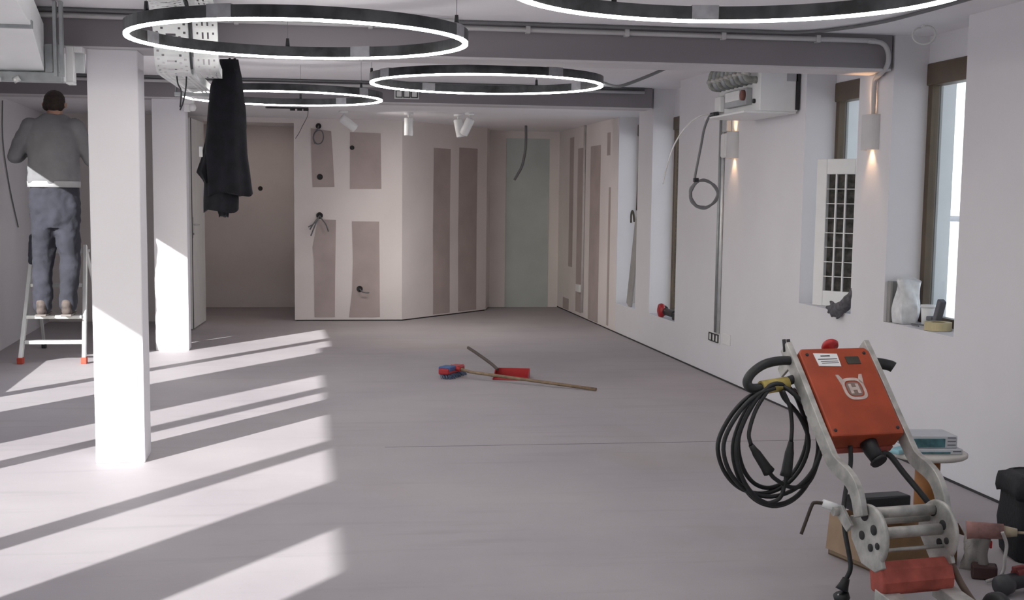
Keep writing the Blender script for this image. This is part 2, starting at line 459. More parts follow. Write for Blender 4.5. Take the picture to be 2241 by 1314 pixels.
# exterior to the right: terrace, rail and neighbouring building
tag(MB().mm(3.70, 13.0, -4, 42, -.4, -.2).build('terrace', reveal_m), 'pale terrace outside the right-hand windows', 'terrace', kind='structure')
t = thing('balcony_rail', (4.9, 9.0, -.2), 'thin white metal railing seen through the cluttered-sill window', 'railing')
MB().tube([(4.9, 3, 1.325), (4.9, 16, 1.325)], .022).build('top_rail', white_pl, t, world=True)
yy = 3.0
while yy < 16:
    MB().cyl((4.9, yy, -.2), (4.9, yy, 1.32), .012, seg=8).build('post', white_pl, t, world=True); yy += .62
t = thing('neighbour_house', (14, 20, -.2), 'white rendered house outside, washed out in daylight', 'building')
MB().mm(13, 20, 4, 42, -.2, 3.2).build('house_wall', reveal_m, t, world=True)
tag(MB().mm(-60, 60, -60, 80, -.9, -.5).build('ground', mat('outdoor_ground', (.42, .42, .41), .9)), 'pale ground outside the building', 'ground', kind='structure')

# ================================================================== CEILING THINGS
def ring_lamp(cx, cy, z, rad, label, ang0, ceil_z):
    t = thing('ring_lamp', (cx, cy, z), label, 'lamp', group='suspended LED ring lamps')
    def band(r0_, r1_, z0, z1, a0=0.0, a1=2*math.pi, seg=96):
        mb = MB(); full = abs(a1-a0-2*math.pi) < 1e-6; n = seg if full else seg+1; vs_ = []
        for k in range(n):
            q = a0+(a1-a0)*k/seg; cq, sq = math.cos(q), math.sin(q)
            vs_ += [(r0_*cq, r0_*sq, z0), (r1_*cq, r1_*sq, z0), (r1_*cq, r1_*sq, z1), (r0_*cq, r0_*sq, z1)]
        fs = []
        for k in range(seg):
            o = 4*k; p = 4*((k+1) % n)
            for i in range(4): fs.append((o+i, o+(i+1) % 4, p+(i+1) % 4, p+i))
        if not full: fs += [(3, 2, 1, 0), (4*(n-1), 4*(n-1)+1, 4*(n-1)+2, 4*(n-1)+3)]
        return mb.add(vs_, fs)
    band(rad-.013, rad+.013, .010, .060).build('housing', ring_m, t)
    band(rad-.011, rad+.011, 0, .010).build('led_strip', led_m, t, label='glowing white LED strip')
    for k in range(4):
        q = ang0 + k*math.pi/2
        band(rad-.0145, rad+.0145, .012, .064, q-.07, q+.07, 8).build('film_wrap', film_m, t, label='milky plastic film wrapped at a joint')
    for k in range(3):
        q = ang0 + .5 + k*2*math.pi/3
        x, y = rad*math.cos(q), rad*math.sin(q)
        h = MB().cyl((x, y, .06), (x, y, .10), .011, .008, 10).build('hanger', black_m, t)
        MB().cyl((x, y, .10), (x, y, ceil_z-z), .0012, seg=6).build('wire', grey_cable, h)
RL = [(-0.022, 6.165, 2.132, .75, 'front left glowing LED ring lamp, overlapping the hung cable tray', 1.15, ZN),
      (1.165, 8.62, 2.163, .74, 'middle LED ring lamp hanging right of the dark jacket, over the room centre', 0.45, ZM),
      (-0.155, 10.42, 2.170, .74, 'farthest LED ring lamp, partly hidden behind the dark jacket', 0.9, ZM),
      (1.42, 4.32, 2.13, .75, 'nearest LED ring lamp, cut off by the top of the picture', 1.42, ZN)]
for q in RL: ring_lamp(*q)

def cable(name, pts, r, m, label, cat='cable', n=8, group=None, seg=8):
    o = MB().tube(smooth_path(pts, n), r, seg).build(name, m)
    return recentre(tag(o, label, cat, group))

# conduits along the beams
cable('conduit', [(-2.52, 7.235, 2.352), (0, 7.235, 2.352), (2.9, 7.235, 2.352), (3.15, 7.235, 2.35), (3.235, 7.225, 2.335), (3.262, 7.21, 2.28), (3.264, 7.22, 2.22),
                  (3.278, 7.32, 2.185), (3.297, 7.44, 2.165), (3.300, 7.468, 2.12), (3.300, 7.468, 2.0), (3.300, 7.468, 1.93)], .014, pipe_m, 'light grey conduit along the near beam, bending down to the wall lamp', 'conduit', 6)
cable('cable_bundle', [(-2.52, 7.2, 2.378), (-1, 7.205, 2.378), (1, 7.2, 2.378), (2.4, 7.2, 2.378), (2.75, 7.15, 2.378), (2.95, 6.75, 2.378), (3.0, 6.3, 2.378), (3.02, 5.6, 2.378), (3.05, 4.6, 2.378)], .0095, grey_cable,
      'dark cable along the near beam, turning off along the ceiling', 'cable', 6)
cable('conduit', [(-2.66, 12.475, 2.487), (0, 12.475, 2.487), (3.2, 12.475, 2.487)], .012, grey_cable, 'dark conduit under the ceiling along the far beam', 'conduit', 4)
cable('conduit', [(-2.66, 12.46, 2.452), (0, 12.46, 2.452), (3.2, 12.46, 2.452)], .014, pipe_m, 'light grey conduit along the face of the far beam', 'conduit', 4)
cable('cable', [(1.93, 8.62, 2.20), (2.02, 8.63, 2.18), (2.12, 8.66, 2.205), (2.35, 8.72, 2.30), (2.55, 8.78, 2.40), (2.68, 8.80, 2.46), (2.75, 8.82, 2.495)], .011, grey_cable, 'dark cable rising from the middle ring lamp to the ceiling')
q_ = [(3.275+.055*math.cos(a), 6.86-.012*a, 2.335+.045*math.sin(a)) for a in [k*math.pi/8+1.6 for k in range(0, 18)]]
cable('cable_loop', [(3.27, 6.80, 2.39)]+q_, .005, white_cable, 'white cable loop hanging at the ceiling by the cluttered-sill window', n=3)
cable('cable', [(2.646, 16.0, 2.31), (2.648, 16, 2.15), (2.64, 16, 2.0), (2.605, 16.0, 1.83), (2.55, 16.0, 1.72), (2.512, 16, 1.655)], .016, grey_cable, 'thick grey cable hanging from the ceiling before the green board')
cable('cable', [(.46, 7.0, 2.372), (.62, 7.05, 2.37), (.80, 7.1, 2.372)], .010, pipe_m, 'short light conduit slanting on the ceiling above the near beam')
for k, x in enumerate((-.35, .35, 1.2, 1.75, 2.3, 2.85)):
    tag(recentre(MB().mm(x-.012, x+.012, 7.215, 7.262, 2.332, 2.372).build('pipe_clip', pipe_m, bevel=.002)), 'small clip on the near beam conduit, ' + ['leftmost of six', 'second from the left', 'third from the left', 'third from the right', 'second from the right', 'rightmost of six'][k], 'clip', 'clips along the near beam')

# perforated cable trays dropping under the near beam
def tray(x0, x1, label, seed, tail):
    raw = [Vector((0, p[0], p[1])) for p in [(4.6, 2.37), (5.6, 2.37), (6.40, 2.37), (6.74, 2.355), (6.88, 2.30), (6.935, 2.22), (6.965, 2.13), (7.04, 2.075), (7.2, 2.058)] + tail]
    dense = smooth_path(raw, 40)
    step = .0115; pts = [dense[0]]; acc = 0
    for a, b in zip(dense, dense[1:]):
        d = (b-a).length
        while acc + d >= step:
            f = (step-acc)/d; a = a+(b-a)*f; pts.append(a.copy()); d = (b-a).length; acc = 0
        acc += d
    nc = 14; wd = (x1-x0)/nc; mb = MB(); vs_ = []
    for p in pts:
        for k in range(nc+1): vs_.append((x0+wd*k, p.y, p.z))
    fs = []
    for i in range(len(pts)-1):
        for k in range(nc):
            hole = False
            if seed == 0:
                if k in (1, 3, 10, 12) and (i + (k % 2 if k < 5 else 1)*0 + (2 if k in (3, 10) else 0)) % 4 == 1: hole = True
                if 5 <= k <= 8 and i % 6 == 2: hole = True
            else:
                if k in (2, 11) and i % 4 == 1: hole = True
                if k in (5, 8) and i % 6 in (1, 2, 3): hole = True
            if not hole: fs.append((i*(nc+1)+k, i*(nc+1)+k+1, (i+1)*(nc+1)+k+1, (i+1)*(nc+1)+k))
    mb.add(vs_, fs)
    t = thing('cable_tray', ((x0+x1)/2, 7.0, 2.06), label, 'cable tray', group='perforated cable trays')
    mb.build('perforated_bed', traymat, t, world=True)
    for xx in (x0, x1):
        mb = MB(); vs_ = []
        for i, p in enumerate(pts[::4]):
            j2 = min(i*4+1, len(pts)-1); tg = (pts[j2]-pts[max(0, j2-2)]).normalized(); nrm = Vector((0, -tg.z, tg.y))
            if nrm.z < 0 and abs(nrm.z) > .3: nrm = -nrm
            a = p; b = p+nrm*.045
            vs_ += [(xx-.001, a.y, a.z), (xx+.001, a.y, a.z), (xx+.001, b.y, b.z), (xx-.001, b.y, b.z)]
        fs = []
        for i in range(len(vs_)//4-1):
            for k in range(4): fs.append((4*i+k, 4*i+(k+1) % 4, 4*i+4+(k+1) % 4, 4*i+4+k))
        mb.add(vs_, fs).build('side_rail', galv, t, world=True)
    return t
t1 = tray(-.742, -.572, 'wider perforated metal cable tray dropping under the near beam', 0, [(8.0, 2.07), (9.4, 2.085)])
t2 = tray(-.548, -.428, 'narrower perforated metal cable tray beside the dark jacket', 1, [(7.30, 2.056)])
for (t, x, col) in ((t1, -.66, white_cable), (t1, -.62, white_cable), (t2, -.50, rubber)):
    MB().tube(smooth_path([(x, 4.7, 2.395-.012), (x, 6.3, 2.383), (x, 6.75, 2.37), (x, 6.92, 2.31)], 6), .006, 6).build('cable', col, t, world=True)
# black cable hanging in the gap between the two trays
cable('cable', [(-.562, 6.70, 2.385), (-.560, 6.83, 2.33), (-.559, 6.89, 2.25), (-.558, 6.905, 2.15), (-.556, 6.93, 2.07)], .007, rubber, 'black cable running down between the two perforated trays')
cable('cable', [(-.66, 7.25, 2.06), (-.655, 7.26, 2.02), (-.64, 7.27, 1.98), (-.648, 7.28, 1.90)], .004, rubber, 'thin black wire end dangling under the cable trays')
cable('cable', [(-.61, 7.25, 2.06), (-.615, 7.26, 2.0), (-.63, 7.27, 1.93), (-.648, 7.275, 1.885)], .004, rubber, 'second thin wire end dangling under the wider tray')
t = thing('tray_hanger', (-.40, 8.22, 2.06), 'threaded rod and bracket carrying the trays, with the jacket hung on it', 'bracket')
MB().cyl((-.412, 8.30, 2.03), (-.412, 8.30, ZM), .006).build('rod', galv_dark, t, world=True)
MB().mm(-.77, -.39, 8.285, 8.325, 2.030, 2.052).build('strut', galv, t, bevel=.002, world=True)
MB().cyl((-.76, 8.30, 2.05), (-.76, 8.30, ZM), .006).build('rod', galv_dark, t, world=True)

# ventilation duct at the top left
t = thing('air_duct', (-1.75, 7.0, 2.0), 'galvanised rectangular air duct sloping down under the near beam', 'duct')
duct_m = mat('pale_duct_sheet', (.84, .85, .86), .45, metal=.08, var=.03, scale=3)
xa, xb = -2.35, -1.258
prof = [(5.55, 2.36), (6.08, 2.335), (6.60, 2.216), (7.10, 2.052)]
for k, ((ya, za), (yb, zb)) in enumerate(zip(prof, prof[1:])):
    x1_ = xb - (0.0 if k else .06); hgt = .16 if k else .10
    MB().hexa([(xa, ya, za), (x1_ if k != 0 else xb-.16, ya, za), ((-1.296 if k == 2 else xb-.002*(k == 0)), yb, zb), (xa, yb, zb), (xa, ya, min(za+hgt, ZN-.004)), (x1_ if k != 0 else xb-.16, ya, min(za+hgt, ZN-.004)), ((-1.296 if k == 2 else xb-.002*(k == 0)), yb, min(zb+.24, ZN-.004)), (xa, yb, min(zb+.24, ZN-.004))]).build('duct_section', duct_m, t, bevel=.002, world=True)
MB().mm(xa, xb+.005, 6.575, 6.61, 2.206, 2.244).build('seam', galv_dark, t, bevel=.003, world=True)
MB().mm(xa, xb+.005, 6.06, 6.095, 2.30, 2.33).build('seam', galv_dark, t, bevel=.003, world=True)
for (a, b) in ((7.075, 7.10), (7.11, 7.135)):
    f = MB(); f.mm(xa, -1.210, a, b, 2.0, 2.048); f.mm(-1.29, -1.255, a, b, 2.048, 2.188); f.mm(-1.235, -1.210, a, b, 2.048, 2.188); f.build('flange', galv_dark, t, bevel=.003, world=True)
f = MB(); f.mm(xa, -1.30, 7.135, 7.8, 2.05, 2.175); f.build('duct_section', galv, t, bevel=.003, world=True)
MB().tube([(xa, 7.06, 2.005), (-1.5, 7.06, 2.006)], .012).build('clamp_rail', galv, t, world=True)
MB().tube([(-1.44, 7.06, 2.0), (-1.41, 7.06, 2.016)], .016, 10).build('bolt', alu, t, world=True)
for x in (-1.22, -1.19):
    MB().mm(x-.008, x+.008, 6.96, 7.0, 2.02, ZN-.005).build('hanging_strap', galv_dark, t, world=True)
# white open box frame behind the flange
t = thing('air_outlet', (-1.10, 7.3, 2.0), 'white open sheet-metal air outlet box tucked beside the front column', 'air outlet')
f = MB(); f.mm(-1.203, -1.165, 7.16, 7.24, 2.01, 2.188); f.build('side', white_pl, t, bevel=.003, world=True)
f = MB(); f.mm(-1.165, -1.12, 7.16, 7.24, 2.160, 2.188); f.build('top_lip', white_pl, t, bevel=.003, world=True)
f = MB(); f.mm(-1.165, -1.12, 7.22, 7.24, 2.06, 2.160); f.build('back_plate', galv, t, bevel=.002, world=True)
f = MB(); f.mm(-1.203, -1.165, 7.15, 7.24, 1.998, 2.01); f.build('foot', white_pl, t, bevel=.002, world=True)

# spot lamps on the low far ceiling
def spot(x, y, label, yaw, tilt):
    t = thing('spot_lamp', (x, y, ZF), label, 'lamp', group='white ceiling spots in the far bay')
    MB().lathe([(0, 0), (.05, 0), (.05, -.022), (.0, -.025)], seg=20).build('base', white_pl, t)
    MB().cyl((0, 0, -.02), (0, 0, -.075), .010).build('stem', white_pl, t)
    T = Matrix.Translation((0, 0, -.085)) @ Matrix.Rotation(yaw, 4, 'Z') @ Matrix.Rotation(tilt, 4, 'X')
    hd = MB().lathe([(0, .03), (.040, .03), (.046, .02), (.046, -.15), (.040, -.155), (.036, -.13), (0, -.13)], T, 22).build('head', white_pl, t, label='white cylindrical lamp head')
    MB().lathe([(0, -.131), (.035, -.131), (.03, -.14), (0, -.14)], T, 18).build('lens', spot_lens, hd)
    d = bpy.data.lights.new('spot_lamp_light', 'SPOT'); d.energy = 20.0; d.color = (1, .93, .87)
    d.spot_size = R(150); d.spot_blend = 1.0; d.shadow_soft_size = .03
    o = bpy.data.objects.new('spot_lamp_light', d); COL.objects.link(o); o.parent = t
    o.matrix_local = T @ Matrix.Translation((0, 0, -.165))
spot(.40, 13.93, 'left white ceiling spot, tilted towards the patched partition', R(108), R(-54))
spot(1.07, 13.93, 'middle white ceiling spot pointing straight down', R(20), R(2))
spot(1.60, 14.05, 'right-hand pair of white spots, the left one, tipped down', R(65), R(-12))
spot(1.69, 13.79, 'right-hand pair of white spots, the right one, tipped left', R(60), R(28))
t = thing('ceiling_lamp', (-.55, 16.45, ZF+.05), 'round ceiling lamp inside the dim room behind the open door', 'lamp')
MB().lathe([(0, -.05), (.12, -.05), (.14, -.03), (.14, 0), (0, 0)], seg=28).build('diffuser', emit('alcove_lamp', (1.0, .88, .78), 8.0), t)  # lamp added out of view to brighten the back room
t = thing('ceiling_track', (-.17, 13.55, ZF), 'black recessed linear track in the low far ceiling', 'track')
MB().mm(-.21, .21, -.05, .05, -.012, 0).build('rail', black_m, t)
for x in (.03, .10, .16): MB().mm(x, x+.05, -.03, .03, -.03, -.012).build('module', dark_m, t)
cable('cable', [(.04, 13.6, 2.30), (0.03, 14.2, 2.26), (-.02, 14.9, 2.2), (-.06, 15.3, 2.14), (-.10, 15.36, 2.08)], .004, grey_cable, 'thin wire from the black ceiling track to the partition top')

# three-gang socket plates
def socket(T, n, label, w_=.071, extra=False):
    t = thing('socket_plate', T.translation, label, 'socket')
    t.rotation_euler = T.to_euler()
    MB().mm(-w_*n/2-.008, w_*n/2+.008, -.045, .045, -.004, .002).build('back_plate', white_pl, t, bevel=.002)
    for k in range(n):
        x = -w_*n/2+w_*(k+.5)
        fr = MB(); e = w_/2-.003
        fr.mm(-e+x, e+x, .026, .034, .002, .012); fr.mm(-e+x, e+x, -.034, -.026, .002, .012)
        fr.mm(-e+x, -e+.009+x, -.026, .026, .002, .012); fr.mm(e-.009+x, e+x, -.026, .026, .002, .012)
        f_ = fr.build('frame', black_m, t)
        MB().mm(x-e+.009, x+e-.009, -.026, .026, .002, .006).build('insert', white_pl, f_)
    return t
socket(frame((.94, 12.494, 2.388), (1, 0, 0), (0, 0, 1)), 3, 'three-gang black and white socket on the far beam')
socket(frame((XW-.006, 10.43, .324), (0, -1, 0), (0, 0, 1)), 3, 'three-gang black and white socket low on the right wall', w_=.085)
tag(recentre(MB().mm(XW-.012, XW-.001, 10.02, 10.20, .30, .385).build('blank_plate', white_pl, bevel=.002)), 'blank white cover plate beside the low wall socket', 'cover plate')

# sensor at the head of the rear column
t = thing('motion_sensor', (-1.03, 12.47, 2.25), 'white sensor bracket at the top of the rear column', 'sensor')
MB().mm(-.05, .05, -.03, .03, .0, .05).build('body', white_pl, t, bevel=.01)
MB().mm(-.045, .01, -.025, .025, -.07, .0).build('arm', white_pl, t, bevel=.008)
MB().lathe([(0, -.035), (.025, -.03), (.035, 0), (.025, .03), (0, .035)], TR((.03, -.02, -.03)), 14).build('dome', white_pl, t)

# ================================================================== JACKET
navy = mat('navy_fabric', (.008, .008, .013), .92, var=.2, scale=14, bump=.25, bscale=90)
navy2 = mat('navy_lining', (.013, .014, .019), .92, var=.2, scale=14, bump=.25, bscale=90)
t = thing('jacket', (-.47, 8.2, 1.32), 'dark navy work jacket hanging from the tray bracket below the ring lamp', 'jacket')
def cloth_loft(rows, dep, m, name, lab=None, phase=0.0, n=44, amp=.012):
    rings = []
    z0, z1 = rows[0][0], rows[-1][0]
    zs = [z0+(z1-z0)*k/26 for k in range(27)]
    for z in zs:
        for (a, b) in zip(rows, rows[1:]):
            if a[0] >= z >= b[0]: break
        f = (a[0]-z)/(a[0]-b[0]) if a[0] != b[0] else 0
        x0 = a[1]+(b[1]-a[1])*f; x1 = a[2]+(b[2]-a[2])*f; d = a[3]+(b[3]-a[3])*f
        g = (z0-z)/(z0-z1); ring = []
        for k in range(n):
            q = 2*math.pi*k/n
            fold = 1+(.10+.16*g)*math.sin(5*q+phase+g*2.0)+.07*g*math.sin(9*q+2*phase)
            x = (x0+x1)/2+(x1-x0)/2*math.copysign(abs(math.cos(q))**.8, math.cos(q))
            y = 8.2+d*math.sin(q)*fold
            nz_ = mnoise.noise(Vector((x*14, y*14, z*8)))*amp
            ring.append(Vector((x+nz_*.4, y+nz_, z+(.012*math.sin(3*q+phase) if z == z1 else 0))))
        rings.append(ring)
    return MB().loft(rings).build(name, m, t, world=True, label=lab)
cloth_loft([(2.245, -.497, -.385, .03), (2.17, -.515, -.372, .055), (2.10, -.548, -.362, .07), (1.96, -.568, -.347, .085), (1.70, -.592, -.340, .10), (1.56, -.585, -.322, .11), (1.445, -.575, -.308, .11)], 0, navy, 'body', phase=.5)
cloth_loft([(1.75, -.585, -.42, .05), (1.55, -.598, -.40, .06), (1.42, -.602, -.392, .065), (1.345, -.603, -.395, .06)], 0, navy2, 'sleeve', phase=1.7)
cloth_loft([(1.80, -.575, -.52, .04), (1.66, -.612, -.53, .05), (1.575, -.640, -.54, .05), (1.52, -.60, -.55, .045)], 0, navy, 'sleeve', phase=2.9)
cloth_loft([(1.42, -.52, -.44, .03), (1.36, -.525, -.45, .035), (1.318, -.515, -.455, .03)], 0, navy2, 'cuff', phase=.2)
MB().mm(-.618, -.598, 8.13, 8.136, 1.665, 1.725).build('label_tag', white_pl, t, world=True, label='small white sewn label')
MB().tube(smooth_path([(-.45, 8.2, 2.23), (-.425, 8.2, 2.27), (-.412, 8.308, 2.31), (-.400, 8.25, 2.27), (-.42, 8.2, 2.235)], 5), .006, 6).build('hanging_loop', navy, t, world=True)

# ================================================================== RIGHT WALL THINGS
# ceiling-hung air handling unit
t = thing('air_handling_unit', (3.17, 9.15, 2.05), 'white boxy air unit with pipe stubs under the ceiling at the right wall', 'air conditioner')
MB().mm(3.035, 3.305, 8.70, 9.60, 2.05, 2.42).build('casing', white_pl, t, bevel=.006, world=True)
MB().mm(3.285, 3.312, 8.694, 8.702, 2.06, 2.40).build('side_gap', dark_m, t, world=True)
MB().mm(3.22, 3.295, 8.694, 8.701, 2.25, 2.33).build('sticker', mat('pale_sticker', (.42, .42, .44), .6), t, world=True)
MB().mm(3.0, 3.035, 9.47, 9.60, 2.085, 2.20).build('terminal_box', white_pl, t, bevel=.006, world=True)
MB().mm(2.99, 3.035, 8.86, 9.34, 2.10, 2.215).build('drain_tray', mat('unit_grey', (.40, .41, .42), .5), t, bevel=.006, world=True)
MB().mm(2.984, 2.992, 8.99, 9.30, 2.14, 2.205).build('nameplate', white_pl, t, world=True)
MB().lathe([(0, 0), (.036, 0), (.036, .02), (.025, .025), (0, .025)], frame((2.99, 8.90, 2.165), (0, 1, 0), (0, 0, 1)) @ Matrix.Rotation(math.pi, 4, 'X'), 18).build('fan_ring', mat('brownish_red', (.22, .09, .07), .6), t, world=True, label='small round reddish fan ring')
for k in range(9):
    yy_ = 8.78+k*.098
    p = MB(); p.tube(smooth_path([(3.035, yy_, 2.26), (2.975, yy_, 2.265), (2.955, yy_, 2.30+.02*(k % 2)), (2.965, yy_, 2.36), (3.0, yy_+.01, 2.40)], 4), .024, 9)
    p.build('pipe_stub', galv_dark if k % 2 else mat('pipe_foam', (.33, .34, .31), .8, var=.15, scale=30), t, world=True)
    MB().lathe([(.0, -.012), (.034, -.012), (.034, .012), (0, .012)], TR((2.957, yy_, 2.30), ry=R(20)), 10).build('valve', dirty_alu, t, world=True)
MB().mm(2.93, 3.30, 8.72, 9.62, 2.036, 2.05).build('bottom_lip', white_pl, t, bevel=.003, world=True)
for (x, y) in ((3.06, 8.74), (3.06, 9.56)): MB().cyl((x, y, 2.42), (x, y, ZM), .005, seg=8).build('hanging_rod', galv_dark, t, world=True)
for (yy_, zz) in ((9.50, 2.075), (9.58, 2.075)): MB().cyl((3.0, yy_, zz), (2.965, yy_, zz-.005), .016).build('cable_gland', black_m, t, world=True)
MB().cyl((3.034, 8.80, 2.12), (3.02, 8.80, 2.12), .016).build('screw_cap', black_m, t, world=True)
# grey cable with a coil, hanging from the unit
cp = [(2.965, 9.50, 2.07), (2.93, 9.5, 2.05), (2.895, 9.5, 1.96), (2.875, 9.5, 1.84), (2.85, 9.5, 1.70), (2.835, 9.5, 1.60)]
lp = []
for k in range(30):
    q = 2.2 + k*2*math.pi/12
    rad = .100 + .006*math.sin(k*1.7)
    lp.append((2.907+rad*1.03*math.cos(q), 9.5+.004*math.sin(k), 1.488+rad*math.sin(q)))
t = thing('cable_coil', (2.91, 9.5, 1.38), 'grey cable hanging from the air unit, tied in a round coil', 'cable')
MB().tube(smooth_path(cp+lp, 5), .0095, 8).build('cable', grey_cable, t, world=True)
MB().mm(2.825, 2.862, 9.485, 9.515, 1.575, 1.605).build('tie', black_m, t, bevel=.004, world=True)
cable('cable', [(2.965, 9.58, 2.07), (2.90, 9.6, 2.065), (2.80, 9.62, 1.99), (2.72, 9.65, 1.86), (2.67, 9.67, 1.70), (2.648, 9.7, 1.56)], .0055, white_cable, 'white cable curving down from the left end of the air unit')

# wall conduits with outlet box
for k, (yy_, lab) in enumerate(((10.385, 'left of the two wall conduits running down to the low socket'), (10.31, 'right of the two wall conduits running down to the low socket'))):
    o = MB().tube([(XW-.014, yy_, .37), (XW-.014, yy_, 1.2), (XW-.014, yy_+.005, 2.10)], .013, 10).build('conduit', galv_dark if k == 0 else galv)
    recentre(tag(o, lab, 'conduit', 'pair of wall conduits'))
t = thing('junction_box', (XW, 10.222, 1.78), 'white junction box on the conduits left of the far wall lamp', 'junction box')
MB().mm(-.045, -.001, -.06, .06, 0, .19).build('body', white_pl, t, bevel=.008)
MB().mm(-.05, -.045, -.05, .05, .01, .18).build('lid', white_pl, t, bevel=.002)
MB().mm(-.044, -.001, -.07, .05, .20, .30).build('upper_box', galv, t, bevel=.006)

# up-and-down wall lamps
def sconce(y, z, label, power):
    t = thing('wall_lamp', (XW, y, z), label, 'lamp', group='up-and-down wall lamps')
    rr_ = .088; n = 18; mb = MB(); vs_ = []
    for k in range(n+1):
        q = math.pi*k/n
        for (r_, z_) in ((rr_, 0), (rr_, .205), (rr_-.008, .205), (rr_-.008, 0)):
            vs_.append((-.001-r_*.72*math.sin(q), r_*math.cos(q), z_))
    fs = []
    for k in range(n):
        for i in range(4): fs.append((4*k+i, 4*k+(i+1) % 4, 4*k+4+(i+1) % 4, 4*k+4+i))
    mb.add(vs_, fs, False); mb.build('shade', mat('sconce_plaster', (.62, .61, .62), .7, var=.03), t)
    MB().cyl((-.03, 0, .06), (-.03, 0, .15), .02, seg=12).build('lamp_holder', galv, t)
    for sgn, zz in ((1, .152), (-1, .058)):
        MB().lathe([(0, 0), (.018, 0), (.012, .006*sgn), (0, .008*sgn)], TR((-.03, 0, zz)), 12).build('lamp', warm_m, t, label='glowing warm lamp')
        d = bpy.data.lights.new('wall_lamp_light', 'SPOT'); d.energy = power; d.color = (1, .60, .32)
        d.spot_size = R(75); d.spot_blend = .8; d.shadow_soft_size = .012
        o = bpy.data.objects.new('wall_lamp_light', d); COL.objects.link(o); o.parent = t
        o.location = (-.034, 0, zz+.012*sgn); o.rotation_euler = (math.pi if sgn > 0 else 0, 0, 0)
sconce(7.50, 1.752, 'near warm wall lamp on the pier between the two closest windows', 3.2)
sconce(10.06, 1.77, 'far warm wall lamp below the air unit', 3.2)

# louvred panel standing in the second niche
t = thing('louvre_panel', (3.46, 8.30, .758), 'tall white louvred air grille standing on the niche sill', 'grille', rz=R(-52))
# local: x across the panel (width .30), y depth, z up
ha, hb, HT = -.16, .15, .965
f = MB(); f.mm(ha, ha+.075, -.025, .025, 0, HT); f.mm(hb-.03, hb, -.025, .025, 0, HT); f.mm(ha+.075, hb-.03, -.025, .025, 0, .10); f.mm(ha+.075, hb-.03, -.025, .025, HT-.10, HT)
f.build('panel_frame', white_pl, t, bevel=.004)
MB().mm(ha+.075, hb-.03, .012, .022, .10, HT-.10).build('filter_back', mat('filter_dark', (.075, .07, .065), .8, var=.3, scale=25), t)
xs_ = [ha+.075+(hb-.03-ha-.075)*k/3 for k in range(1, 3)]
for x in xs_: MB().mm(x-.005, x+.005, -.022, -.008, .10, HT-.10).build('bar', white_pl, t)
for k in range(1, 8):
    zz = .10+(HT-.20)*k/8
    MB().mm(ha+.075, hb-.03, -.019, -.010, zz-.0025, zz+.0025).build('louvre', white_pl, t)
for zz in (.06, .36, .62, .90): MB().mm(hb, hb+.012, -.012, .012, zz, zz+.035).build('clip', white_pl, t, bevel=.002)

# glove on the sill edge
glove_m = mat('grey_knit', (.115, .11, .125), .95, var=.15, scale=40, bump=.4, bscale=120)
skin = mat('skin', (.42, .24, .17), .55, var=.06, scale=12)
def organic(name, caps, voxel, m, parent, extra=None, wrinkle=0.0, wscale=9.0, smooth=3, label=None, ani=.8):
    """tapered capsules fused into one continuous surface"""
    mb = MB()
    for (p0, p1, a, b) in caps:
        p0, p1 = Vector(p0), Vector(p1)
        for (p, r_) in ((p0, a), (p1, b)):
            mb.lathe([(r_*math.sin(math.pi*k/8), -r_*math.cos(math.pi*k/8)) for k in range(9)], Matrix.Translation(p), 14)
        if (p1-p0).length > 1e-5: mb.tube([p0, p1], a, 14, r_end=b)
    if extra: extra(mb)
    me = bpy.data.meshes.new('tmp'); me.from_pydata(mb.v, [], mb.f)
    o = bpy.data.objects.new('tmp', me); COL.objects.link(o)
    md = o.modifiers.new('r', 'REMESH'); md.mode = 'VOXEL'; md.voxel_size = voxel; md.use_smooth_shade = True
    dg = bpy.context.evaluated_depsgraph_get(); ev = o.evaluated_get(dg)
    out = bpy.data.meshes.new_from_object(ev)
    bpy.data.objects.remove(o)
    bm = bmesh.new(); bm.from_mesh(out)
    for _ in range(smooth): bmesh.ops.smooth_vert(bm, verts=bm.verts, factor=.5, use_axis_x=True, use_axis_y=True, use_axis_z=True)
    if wrinkle:
        bm.normal_update()
        for v in bm.verts:
            q = v.co*wscale
            d = mnoise.noise(Vector((q.x*1.2+q.z*.45, q.y*1.2, q.z*ani)))+.5*mnoise.noise(q*2.3)
            v.co += v.normal*d*wrinkle
    bm.to_mesh(out); bm.free()
    out.name = name; out.materials.clear(); out.materials.append(m)
    for p in out.polygons: p.use_smooth = True
    ob = bpy.data.objects.new(name, out); COL.objects.link(ob)
    if parent is not None:
        ob.parent = parent; ob.matrix_parent_inverse = parent_matrix(parent).inverted()
    if label: ob['label'] = label
    return ob
g = organic('work_glove', [((3.31, 7.80, .80), (3.30, 7.90, .765), .040, .045), ((3.33, 7.75, .855), (3.31, 7.80, .80), .034, .04),
     ((3.29, 7.88, .77), (3.288, 7.93, .728), .014, .012), ((3.29, 7.91, .775), (3.285, 7.985, .745), .014, .012), ((3.288, 7.93, .785), (3.285, 8.01, .775), .014, .012), ((3.29, 7.92, .80), (3.29, 7.97, .815), .013, .011),
     ((3.30, 7.83, .745), (3.29, 7.85, .722), .015, .013), ((3.34, 7.74, .87), (3.345, 7.735, .89), .036, .036)], .007, glove_m, None, wrinkle=.004, wscale=30)
recentre(tag(g, 'grey knitted work glove drooping over the sill below the louvre panel', 'glove'))

